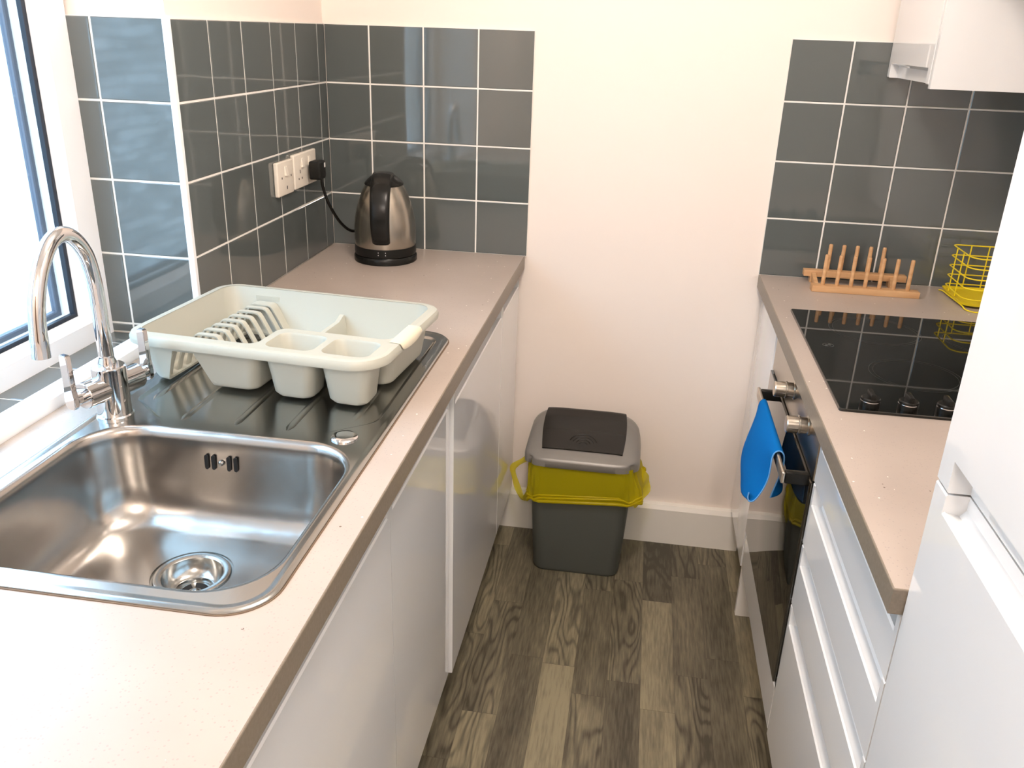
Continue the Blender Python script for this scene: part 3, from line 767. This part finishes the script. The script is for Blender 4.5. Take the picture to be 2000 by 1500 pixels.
# ------------------------------------------------------------------ base cabinets
def jdoor(bm, xf, s, y0, y1, z0, z1, lipdrop=0.049, depth=0.024, th=0.030, top=True, end=0.012, bottom=False):
    """lacquered front whose face is the plane x=xf, body extending to xf+s*th; scooped grip along the top (or bottom)"""
    xb = xf+s*th; e = 0.0018
    def prof(sc_):
        p = []
        if bottom:
            if sc_: p += [(xb, z0), (xf+s*depth, z0), (xf+s*depth, z0+lipdrop-0.006), (xf+s*(depth-0.006), z0+lipdrop), (xf+s*e, z0+lipdrop), (xf, z0+lipdrop+e)]
            else: p += [(xb, z0), (xf+s*(depth), z0), (xf+s*(depth-0.006), z0), (xf+s*0.006, z0), (xf+s*e, z0), (xf, z0+e)]
        else: p += [(xb, z0), (xf+s*e, z0), (xf, z0+e)]
        if top:
            if sc_: p += [(xf, z1-lipdrop-0.003), (xf+s*0.0025, z1-lipdrop), (xf+s*0.006, z1-lipdrop-0.0015), (xf+s*(depth-0.006), z1-lipdrop-0.004), (xf+s*depth, z1-lipdrop+0.004), (xf+s*depth, z1)]
            else: p += [(xf, z1-0.006), (xf, z1-0.004), (xf, z1-e), (xf+s*e, z1), (xf+s*(depth-0.002), z1), (xf+s*depth, z1)]
        else: p += [(xf, z1-e), (xf+s*e, z1)]
        p += [(xb, z1)]
        return p
    if not top and not bottom:
        loft(bm, [[(x, y0, z) for x, z in prof(False)], [(x, y1, z) for x, z in prof(False)]]); return
    A, C = prof(False), prof(True)
    def L(p, y): return [(x, y, z) for x, z in p]
    loft(bm, [L(A, y0), L(A, y0+end), L(C, y0+end), L(C, y1-end), L(A, y1-end), L(A, y1)])
def carcass(bm, x0, x1, y0, y1, z0, z1, t=0.018):
    box(bm, x0, x1, y0, y0+t, z0, z1); box(bm, x0, x1, y1-t, y1, z0, z1)
    box(bm, x0, x1, y0+t, y1-t, z0, z0+t); box(bm, min(x0, x1), min(x0, x1)+0.008, y0+t, y1-t, z0+t, z1)
def base_left(y0, y1, xf, label, ztop=0.868, zb=0.142, zc=0.870):
    c = thing('base_cabinet', label, 'cabinet', (0.3, (y0+y1)/2, 0), group='white gloss base units under the left worktop')
    bm = B(); carcass(bm, 0.0, xf-0.034, y0+0.001, y1-0.001, zb, zc)
    box(bm, xf-0.058, xf-0.045, y0+0.001, y1-0.001, 0.0, zb)
    obj('carcass', bm, M_CARC, c, smooth=0)
    bm = B(); jdoor(bm, xf, -1, y0+0.0015, y1-0.0015, zb, ztop); obj('door', bm, M_DOOR, c, smooth=30)
base_left(-0.300, -0.002, 0.566, 'narrow white gloss end unit under the kettle, against the back wall')
base_left(-0.898, -0.302, 0.566, 'white gloss base unit left of the grey bin, whose reflection it shows')
base_left(-1.322, -0.902, 0.558, 'white gloss base unit below the dish rack', zc=0.70)
base_left(-1.928, -1.324, 0.559, 'white gloss base unit below the sink bowl', zc=0.70)
base_left(-2.526, -1.930, 0.559, 'white gloss base unit nearest the camera on the left')

# right run ---------------------------------------------------------
XF = 1.265
c = thing('filler_panel', 'narrow white gloss filler panel between back wall and oven', 'panel', (XF, -0.16, 0))
bm = B(); box(bm, XF, XF+0.022, -0.330, -0.001, 0.150, 0.866, 0.0015); obj('panel', bm, M_DOOR, c)
bm = B(); box(bm, XF+0.024, XW-0.01, -0.330, -0.312, 0.150, 0.862); obj('side', bm, M_CARC, c)
hs = thing('oven_housing', 'white gloss housing under the built-in oven, with grip ledge', 'cabinet', (1.5, -0.65, 0))
bm = B(); box(bm, XF+0.003, XW-0.01, -0.354, -0.336, 0.0, 0.864); obj('end_panel', bm, M_CARC, hs, smooth=0)
bm = B(); jdoor(bm, XF, 1, -0.957, -0.357, 0.160, 0.300, lipdrop=0.030, depth=0.020, end=0.0); obj('drawer_front', bm, M_DOOR, hs, smooth=30)
bm = B(); box(bm, XF+0.055, XF+0.068, -0.957, -0.357, 0.0, 0.150); obj('plinth', bm, M_CARC, hs, smooth=0)
bm = B(); box(bm, XF+0.034, XW-0.01, -0.957, -0.356, 0.165, 0.183); obj('shelf', bm, M_CARC, hs, smooth=0)

ov = thing('built_in_oven', 'built-in oven with black glass door below the hob', 'oven', (1.5, -0.65, 0.30))
bm = B(); box(bm, XF+0.026, XW-0.06, -0.945, -0.370, 0.305, 0.858); obj('oven_body', bm, M_DARK, ov, smooth=0)
bm = B(); box(bm, XF-0.001, XF+0.024, -0.954, -0.360, 0.757, 0.863, 0.002); cp = obj('control_panel', bm, M_BRASSY, ov)
bm = B(); box(bm, XF-0.006, XF+0.024, -0.954, -0.360, 0.283, 0.753, 0.002); dor = obj('oven_door', bm, M_OVENG, ov)
bm = B(); box(bm, 1.209, 1.216, -0.945, -0.515, 0.741, 0.765, 0.003, 3); ob = obj('handle', bm, M_BRASSY, dor)
for y in (-0.940, -0.535):
    bm = B(); box(bm, 1.2165, XF-0.005, y-0.004, y+0.014, 0.741, 0.764, 0.003, 2); obj('handle_bracket', bm, M_BLACK, dor)
for y in (-0.850, -0.668):
    bm = B(); lathe(bm, [(0.020, 0.0), (0.020, 0.004), (0.0165, 0.006), (0.0165, 0.018), (0.0185, 0.019), (0.0185, 0.022), (0.0170, 0.023), (0.0168, 0.043), (0.0155, 0.045), (0.0005, 0.0452)], (XF-0.0005, y, 0.824), (-1, 0, 0), n=36)
    obj('knob', bm, M_BRASSY, ov, smooth=30)

dw = thing('drawer_unit', 'white gloss unit of four drawers with scooped grips', 'drawers', (1.5, -1.23, 0))
bm = B(); carcass(bm, XF+0.034, XW-0.01, -1.500, -0.961, 0.150, 0.866); box(bm, XF+0.055, XF+0.068, -1.5, -0.961, 0, 0.148); obj('carcass', bm, M_CARC, dw, smooth=0)
zl = [0.150, 0.481, 0.620, 0.757, 0.866]
for a, b_, ld in ((0.150, 0.486, 0.040), (0.488, 0.625, 0.040), (0.627, 0.759, 0.040), (0.761, 0.864, 0.030)):
    bm = B(); jdoor(bm, XF, 1, -1.501, -0.962, a, b_, lipdrop=ld); obj('drawer_front', bm, M_DOOR, dw, smooth=30)

tu = thing('tall_unit', 'tall white gloss larder unit at the right edge, nearest the camera', 'cupboard', (1.55, -1.85, 0))
bm = B(); box(bm, XF+0.034, XW-0.005, -1.523, -1.505, 0.10, 2.20); box(bm, XF+0.034, XW-0.005, -2.30, -2.282, 0.10, 2.20); box(bm, XF+0.034, XW-0.005, -2.282, -1.523, 2.18, 2.20)
box(bm, XF+0.034, XW-0.005, -2.282, -1.523, 0.10, 0.118); box(bm, XW-0.02, XW-0.005, -2.282, -1.523, 0.118, 2.18); box(bm, XF+0.06, XF+0.075, -2.3, -1.505, 0, 0.10)
obj('carcass', bm, M_CARC, tu, smooth=0)
bm = B(); jdoor(bm, XF, 1, -2.299, -1.505, 0.150, 1.058, lipdrop=0.021, depth=0.025, end=0.036); obj('lower_door', bm, M_DOOR, tu, smooth=30)
bm = B(); jdoor(bm, XF, 1, -2.299, -1.505, 1.0605, 2.195, lipdrop=0.037, depth=0.025, end=0.036, top=False, bottom=True); obj('upper_door', bm, M_DOOR, tu, smooth=30)

wc_ = thing('wall_cabinet', 'white gloss wall cupboard high in the right back corner', 'cupboard', (1.68, -0.19, 1.435))
bm = B(); box(bm, 1.493, XW-0.002, -0.381, -0.363, 1.430, 2.15, 0.001); obj('end_panel', bm, M_DOOR, wc_)
bm = B(); box(bm, 1.515, XW-0.002, -0.361, -0.002, 1.438, 1.456); box(bm, 1.515, XW-0.002, -0.361, -0.002, 2.13, 2.15); box(bm, 1.515, XW-0.002, -0.020, -0.002, 1.456, 2.13); box(bm, XW-0.01, XW-0.002, -0.361, -0.020, 1.456, 2.13)
obj('carcass', bm, M_CARC, wc_, smooth=0)
bm = B(); jdoor(bm, 1.492, 1, -0.361, -0.003, 1.438, 2.148, lipdrop=0.032, depth=0.020, th=0.022, end=0.018, top=False, bottom=True); obj('door', bm, M_DOOR, wc_, smooth=30)

hd = thing('extractor_hood', 'stainless cooker hood above the hob', 'cooker hood', (1.65, -0.69, 1.68))
bm = B(); prism(bm, [(1.47, 1.73), (XW-0.002, 1.73), (XW-0.002, 1.84), (1.70, 1.84), (1.47, 1.77)], 'y', -0.985, -0.388); obj('canopy', bm, M_STEEL, hd, smooth=0)
bm = B(); box(bm, 1.66, XW-0.002, -0.80, -0.56, 1.84, 2.395); obj('chimney', bm, M_STEEL, hd, smooth=0)

# ------------------------------------------------------------------ hob
hb = thing('ceramic_hob', 'black glass ceramic hob set in the right worktop', 'hob', (1.54, -0.645, HR))
bm = B()
L = [rrect(1.542, -0.646, 0.510, 0.616, 0.006, HR+0.0002, 3), rrect(1.542, -0.646, 0.510, 0.616, 0.006, HR+0.0042, 3), rrect(1.542, -0.646, 0.507, 0.613, 0.0055, HR+0.0055, 3)]
loft(bm, L); glass = obj('glass_top', bm, M_HOB, hb, smooth=0)
def flat_ring(bm, cx, cy, r0, r1, z, n=72):
    a = [[(cx+r*math.cos(2*PI*k/n), cy+r*math.sin(2*PI*k/n), z) for k in range(n)] for r in (r0, r1)]
    loft(bm, a, False, False)
bm = B(); zz = HR+0.0057
for cx, cy, r in ((1.472, -0.745, 0.088), (1.455, -0.47, 0.100), (1.675, -0.50, 0.078), (1.69, -0.76, 0.100)):
    flat_ring(bm, cx, cy, r-0.0007, r, zz); flat_ring(bm, cx, cy, r-0.0085, r-0.008, zz)
flat_ring(bm, 1.330, -0.600, 0.0105, 0.012, zz, 32)
for k in range(3):      # swirl inside the round mark
    p = [(1.330+0.006*math.cos(t)+0.002*(k-1), -0.600+0.004*math.sin(2*t)+0.004*(k-1), zz+0.0001) for t in [PI*i/12 for i in range(13)]]
    tube(bm, p, 0.0006, 4)
obj('zone_marking', bm, M_MARK, glass, smooth=0)
def hob_knob(x, y):
    bm = B(); z = HR+0.0055
    lathe(bm, [(0.0175, 0), (0.0175, 0.006), (0.0172, 0.0085)], (x, y, z), n=36, cap1=True)
    k = obj('knob', bm, M_BLACK, hb, smooth=30)
    bm = B(); lathe(bm, [(0.0176, 0.0085), (0.0179, 0.0095), (0.0176, 0.0105)], (x, y, z), n=36, cap0=False, cap1=False); obj('chrome_band', bm, M_CHROME, k)
    bm = B(); lathe(bm, [(0.0172, 0.0105), (0.0170, 0.014), (0.0155, 0.016), (0.0005, 0.0163)], (x, y, z), n=36, cap0=False)
    t = bmesh.new(); box(t, x-0.0045, x+0.0045, y-0.0165, y+0.0165, z+0.015, z+0.026, 0.0025, 2); merge(bm, t)
    obj('grip', bm, M_BLACK, k, smooth=30)
for x in (1.345, 1.411, 1.477, 1.543): hob_knob(x, -0.925)

# ------------------------------------------------------------------ wooden plate rack
pr_ = thing('plate_rack', 'small pine plate rack with upright dowels behind the hob', 'plate rack', (1.505, -0.085, HR))
bm = B(); box(bm, 1.368, 1.640, -0.147, -0.117, HR+0.0003, HR+0.017, 0.0012); obj('front_rail', bm, M_WOOD, pr_, smooth=25)
bm = B(); box(bm, 1.360, 1.628, -0.052, -0.026, HR+0.017, HR+0.034, 0.0012); obj('back_rail', bm, M_WOOD, pr_, smooth=25)
for xa, xb in ((1.384, 1.384), (1.575, 1.590)):
    bm = B(); t = bmesh.new()
    loft(t, [[(xa-0.005, -0.118, HR+0.002), (xa+0.005, -0.118, HR+0.002), (xa+0.005, -0.118, HR+0.015), (xa-0.005, -0.118, HR+0.015)],
             [(xb-0.005, -0.051, HR+0.018), (xb+0.005, -0.051, HR+0.018), (xb+0.005, -0.051, HR+0.031), (xb-0.005, -0.051, HR+0.031)]]); merge(bm, t)
    box(bm, xb-0.006, xb+0.006, -0.052, -0.028, HR+0.0003, HR+0.018)
    obj('cross_brace', bm, M_WOOD, pr_, smooth=25)
bm = B(); lathe(bm, [(0.0052, 0), (0.0052, 0.083), (0.0040, 0.086), (0.0005, 0.0865)], (0, 0, 0), n=14)
dwl = obj('dowel', bm, M_WOOD, pr_, smooth=40)
base = Vector(pr_.location)
for i in range(7):
    q = dwl if i == 0 else dwl.copy()
    if i: sc.collection.objects.link(q)
    dwl_loc = Vector((1.3965+0.0358*i, -0.131, HR+0.012)); q.location = dwl_loc - Vector((0, 0, 0))
for i in range(5):
    q = dwl.copy(); sc.collection.objects.link(q); q.location = Vector((1.4215+0.0348*i, -0.038, HR+0.020))

# ------------------------------------------------------------------ yellow wire rack
yr_ = thing('wire_basket', 'yellow coated wire basket in the corner beside the pine plate rack', 'wire basket', (1.785, -0.13, HR))
def yl(z, d=0):
    return [(p[0], p[1], z) for p in rpoly([(1.728-d, -0.205-d), (1.85+d, -0.205-d), (1.85+d, -0.045+d), (1.728-d, -0.045+d)], [0.030, 0.03, 0.012, 0.012], 0, 5)]
for z in (0.926, 0.952, 0.978, 1.0045, 1.031):
    bm = B(); tube(bm, yl(z), 0.0017, 8, closed=True); obj('wire_hoop', bm, M_YWIRE, yr_, smooth=60)
for x, y in ((1.728, -0.085), (1.728, -0.135), (1.775, -0.205), (1.82, -0.205), (1.775, -0.045), (1.82, -0.045), (1.85, -0.085), (1.85, -0.135)):
    bm = B(); tube(bm, [(x, y, 0.916), (x, y, 1.031)], 0.0017, 8); obj('upright_wire', bm, M_YWIRE, yr_, smooth=60)
bm = B(); loft(bm, [yl(0.9095, -0.004), yl(0.9105, 0.003), yl(0.918, 0.006), yl(0.918, 0.0045), yl(0.9125, 0.000)]); obj('drip_tray', bm, M_YWIRE, yr_, smooth=40)
bm = B()
for x0 in (1.735,):
    tube(bm, spline([(1.716, -0.050, 0.907), (1.722, -0.062, 0.909), (1.723, -0.12, 0.910), (1.727, -0.20, 0.910), (1.729, -0.222, 0.9065), (1.740, -0.238, 0.9055), (1.757, -0.240, 0.9055), (1.775, -0.228, 0.907), (1.785, -0.212, 0.910), (1.85, -0.212, 0.910)], 5), 0.0018, 8)
obj('foot_wire', bm, M_YWIRE, yr_, smooth=60)

# ------------------------------------------------------------------ blue cloth over the oven handle
def cloth():
    bm = B()
    ny = 44
    # hem cross-sections (x, z) : near end and far end, from the bottom of the back sheet over the bar to the front hem
    near = [(1.213, 0.660), (1.2145, 0.672), (1.218, 0.690), (1.223, 0.715), (1.2265, 0.742), (1.2235, 0.762), (1.2145, 0.7695), (1.2055, 0.764), (1.2020, 0.752), (1.2015, 0.735), (1.200, 0.713), (1.194, 0.690), (1.184, 0.668), (1.176, 0.657), (1.1685, 0.655), (1.1650, 0.661), (1.1665, 0.671)]
    far = [(1.248, 0.655), (1.245, 0.672), (1.240, 0.695), (1.232, 0.722), (1.2245, 0.745), (1.2215, 0.762), (1.2145, 0.7695), (1.2070, 0.764), (1.2040, 0.752), (1.2030, 0.736), (1.2015, 0.716), (1.1995, 0.696), (1.1975, 0.676), (1.1965, 0.656), (1.1965, 0.640), (1.1970, 0.627), (1.1980, 0.618)]
    A = spline([(x, 0, z) for x, z in near], 3); C = spline([(x, 0, z) for x, z in far], 3); ns = len(A)-1
    grid = []
    for i in range(ny+1):
        v = i/ny; row = []
        for j in range(ns+1):
            u = j/ns; fr = max(0.0, (u-0.44)/0.56); bk = max(0.0, (0.34-u)/0.34)
            k = v**1.6 if u > 0.34 else v**1.6*(1-bk)+v**9*bk
            p = C[j]*(1-k)+A[j]*k
            belly = math.sin(PI*v**0.9)*math.sin(PI*min(1, fr*1.05))
            x = p.x - 0.024*belly - 0.006*math.sin(PI*v)*fr + 0.0025*math.sin(11*v+4*fr)*fr
            z = p.z - 0.030*fr*fr*math.sin(PI*v)
            y = -0.600 - 0.262*v - 0.010*math.sin(3*fr)*v + bk*(-0.012+0.02*v)
            if fr > 0: y += 0.045*fr*fr*(0.35-v)*(1-v)
            row.append(bm.verts.new((min(x, 1.252), y, z)))
        grid.append(row)
    for i in range(ny):
        for j in range(ns): bm.faces.new((grid[i][j], grid[i+1][j], grid[i+1][j+1], grid[i][j+1]))
    hem = [v.co.copy() for v in grid[-1]]; hem2 = [grid[i][-1].co.copy() for i in range(ny+1)]
    r = thing('dish_cloth', 'bright blue microfibre cloth hung over the oven door handle', 'cloth', (1.212, -0.72, 0.764))
    o = obj('cloth_sheet', bm, M_CLOTH, r, smooth=80)
    m = o.modifiers.new('t', 'SOLIDIFY'); m.thickness = 0.0022; m.offset = 0
    bm = B(); tube(bm, hem, 0.0016, 6); tube(bm, hem2, 0.0014, 6); obj('hem', bm, M_HEM, r, smooth=80)
cloth()

# ------------------------------------------------------------------ bin
def waste_bin():
    cx = 0.797
    bn = thing('swing_bin', 'grey plastic swing bin standing against the back wall', 'bin', (cx, -0.14, 0))
    bm = B()
    L = []
    for z, wx, y0, y1, r in ((0.0, 0.245, -0.238, -0.045, 0.03), (0.004, 0.255, -0.241, -0.042, 0.033), (0.012, 0.262, -0.243, -0.040, 0.035), (0.35, 0.300, -0.254, -0.028, 0.04), (0.352, 0.294, -0.251, -0.031, 0.038), (0.02, 0.254, -0.238, -0.044, 0.03)):
        L.append(rrect(cx+0.003, (y0+y1)/2, wx, y1-y0, r, z, 7))
    loft(bm, L); obj('bin_body', bm, M_BIN, bn, smooth=40)
    # lid: superellipse dome with sloped top
    W2 = 0.166; Y0, Y1 = -0.262, -0.022
    zr0, zr1 = 0.350, 0.385
    def top(u, v):       # u in -1..1 across, v 0 front .. 1 back
        prof = [(0, 0.386), (0.07, 0.397), (0.16, 0.406), (0.40, 0.438), (0.60, 0.461), (0.74, 0.470), (0.84, 0.464), (0.93, 0.440), (1.0, 0.395)]
        for (a, za), (b_, zb) in zip(prof, prof[1:]):
            if v <= b_: zp = za+(zb-za)*(v-a)/(b_-a); break
        g = max(0.0, 1-abs(u)**4.5)**0.55
        return zr1+(zp-zr1)*(0.12+0.88*g)
    bm = B(); nu, nv = 48, 40
    def pos(u, v, h=0):
        # map square to rounded footprint
        yc = (Y0+Y1)/2; x = u*W2; y = (v*2-1)*(Y1-Y0)/2
        k = 1-0.16*(abs(u)**6)*(abs(v*2-1)**6)
        return (cx+x*k, yc+y*k, top(u, v)+h)
    g = [[bm.verts.new(pos(-1+2*i/nu, j/nv)) for j in range(nv+1)] for i in range(nu+1)]
    for i in range(nu):
        for j in range(nv): bm.faces.new((g[i][j], g[i+1][j], g[i+1][j+1], g[i][j+1]))
    border = [g[i][0] for i in range(nu+1)]+[g[nu][j] for j in range(1, nv+1)]+[g[i][nv] for i in range(nu-1, -1, -1)]+[g[0][j] for j in range(nv-1, 0, -1)]
    def skirt(prev, z, s):
        yc = (Y0+Y1)/2
        new = [bm.verts.new((cx+(v.co.x-cx)*s, yc+(v.co.y-yc)*s, z)) for v in border]
        for i in range(len(prev)):
            j = (i+1) % len(prev); bm.faces.new((prev[i], prev[j], new[j], new[i]))
        return new
    a = skirt(border, 0.381, 1.010); a = skirt(a, 0.364, 1.012); a = skirt(a, 0.362, 0.985); a = skirt(a, 0.372, 0.975)
    lid = obj('lid', bm, M_BINLID, bn, smooth=60)
    bm = B(); nu, nv = 40, 30
    def fp(i, j, h):
        v = 0.15+(0.775-0.15)*j/nv
        u = (-1+2*i/nu)*(0.70+0.035*math.sin(PI*j/nv)); 
        x, y, z = pos(u, v); gg = top(0, v)
        return (x, y, gg*0.85+z*0.15+h - 0.002*(abs(u)/0.72)**6)
    rows = []
    for h in (0.0015, 0.0045): rows.append([[fp(i, j, h) for j in range(nv+1)] for i in range(nu+1)])
    for R_ in rows:
        gv = [[bm.verts.new(p) for p in r_] for r_ in R_]
        for i in range(nu):
            for j in range(nv): bm.faces.new((gv[i][j], gv[i+1][j], gv[i+1][j+1], gv[i][j+1]))
    per = lambda R_: [R_[i][0] for i in range(nu+1)]+[R_[nu][j] for j in range(1, nv+1)]+[R_[i][nv] for i in range(nu-1, -1, -1)]+[R_[0][j] for j in range(nv-1, 0, -1)]
    loft(bm, [per(rows[0]), per(rows[1])], False, False)
    bmesh.ops.remove_doubles(bm, verts=bm.verts[:], dist=1e-6)
    fl = obj('flap', bm, M_BINFLAP, bn, smooth=50)
    bm = B()
    for k in range(4):
        r = 0.008+0.0065*k; pts = []
        for t in range(13):
            a = PI*(0.12+0.76*t/12); uu = r*1.5*math.cos(a)/W2; vv = 0.215+(r*1.25*math.sin(a))/(Y1-Y0)
            x, y, z = pos(uu, vv); pts.append((x, y, top(0, vv)*0.85+z*0.15+0.0046))
        tube(bm, pts, 0.0012, 6)
    obj('finger_ridge', bm, M_BINFLAP, fl, smooth=60)
    # bin liner
    bl = thing('bin_liner', 'yellow plastic bag folded over the rim of the grey bin', 'bin bag', (cx, -0.14, 0.3))
    rnd = random.Random(3)
    bm = B(); n = 120; Ls = []
    for z, ex in ((0.374, 0.003), (0.360, 0.0035), (0.345, 0.005), (0.32, 0.006), (0.295, 0.0065), (0.275, 0.006), (0.260, 0.006), (0.253, 0.0075), (0.250, 0.005)):
        base_ = rrect(cx+0.003, -0.141, 0.262+0.038*z/0.35+2*ex, 0.203+0.023*z/0.35+2*ex, 0.04, z, 29)
        L = []
        for i, p in enumerate(base_):
            a = 2*PI*i/len(base_)
            wv = 0.0022*math.sin(9*a+25*z)+0.0016*math.sin(23*a-31*z)+0.0012*math.sin(41*a)
            dx, dy = p[0]-cx, p[1]+0.141; l = math.hypot(dx, dy)
            flare = 0.0
            if dx > 0.11: flare = 0.040*max(0, (0.352-z)/0.1)*min(1, (dx-0.11)/0.04)*(1 if z > 0.25 else 0.8)
            if dx < -0.11: flare = 0.006*max(0, (0.352-z)/0.1)
            zw = 0.004*math.sin(3*a+1)+0.003*math.sin(7*a) if z < 0.27 else 0
            zw += 0.012*(dx/0.15)*(1 if z < 0.3 else 0)*-1*(-1)
            q = (p[0]+dx/l*(max(wv, -0.0005 if ex < 0.005 else wv)+flare*0.9), p[1]+dy/l*abs(wv)*-(-1), p[2]+zw)
            L.append((q[0], min(q[1], -0.001), q[2]))
        Ls.append(L)
    loft(bm, Ls, False, False); obj('bag_sleeve', bm, M_BAG, bl, smooth=80)
    # gathered roll at the lower edge
    for off, rr in ((0.0, 0.0042), (0.008, 0.0030), (0.014, 0.0022)):
        bm = B(); L = Ls[6]
        pts = []
        for i in range(0, len(L), 3):
            a = 2*PI*i/len(L); p = L[i]
            pts.append((p[0]+0.002*math.cos(a), min(p[1]-0.003*(1 if p[1] < -0.14 else -0.3), -0.006), p[2]-0.004+off+0.004*math.sin(5*a+off*300)))
        tube(bm, pts, [rr*(1+0.35*math.sin(0.9*i+off*100)) for i in range(len(pts))], 7, closed=False, cap=False); obj('gathered_edge', bm, M_BAG, bl, smooth=80)
    # carry loop on the left
    bm = B()
    pth = spline([(0.640, -0.110, 0.318), (0.618, -0.100, 0.296), (0.592, -0.092, 0.274), (0.579, -0.092, 0.256), (0.588, -0.10, 0.225), (0.604, -0.112, 0.190), (0.622, -0.125, 0.172), (0.640, -0.14, 0.205), (0.652, -0.15, 0.240)], 6)
    loops = []
    for i, p in enumerate(pth):
        t = (pth[min(i+1, len(pth)-1)]-pth[max(i-1, 0)]).normalized()
        nrm = Vector((t.z, 0.0, -t.x)).normalized(); wv = 0.0115+0.0015*math.sin(i*0.5)
        dd = Vector((0, 1, 0))
        loops.append([p-nrm*wv*0.8+dd*0.002, p+dd*-0.003, p+nrm*wv*0.8+dd*0.002])
    loft(bm, loops, False, False, closed=False); obj('carry_loop', bm, M_BAG, bl, smooth=80)
    # loose flap on the right
    bm = B(); g = []
    for i in range(13):
        t = i/12; row = []
        for j in range(9):
            s = j/8
            x = 0.945+0.060*s*(0.55+0.45*math.sin(PI*t*0.9))+0.003*math.sin(14*t+5*s); z = 0.305-0.118*t+0.008*math.sin(8*s)
            row.append(bm.verts.new((x, -0.10-0.035*(1-s)+0.008*math.sin(9*t+4*s), z)))
        g.append(row)
    for i in range(12):
        for j in range(8): bm.faces.new((g[i][j], g[i+1][j], g[i+1][j+1], g[i][j+1]))
    obj('loose_flap', bm, M_BAG, bl, smooth=80)
waste_bin()

# ------------------------------------------------------------------ ceiling lamps (warm main light, plus an added rear fill)
def lamp(x, y, label):
    l = thing('ceiling_light', label, 'ceiling light', (x, y, CEIL), group='ceiling lights')
    bm = B(); lathe(bm, [(0.11, -0.0005), (0.11, -0.018), (0.10, -0.022)], (x, y, CEIL), n=36); obj('lamp_base', bm, M_CARC, l)
    bm = B(); lathe(bm, [(0.030, -0.022), (0.030, -0.05)], (x, y, CEIL), n=24); obj('lamp_shade', bm, M_GLASSLAMP, l)
lamp(0.87, -1.35, 'round white ceiling light over the middle of the kitchen')
lamp(1.05, -3.45, 'added unseen fill light on the ceiling near the rear wall')
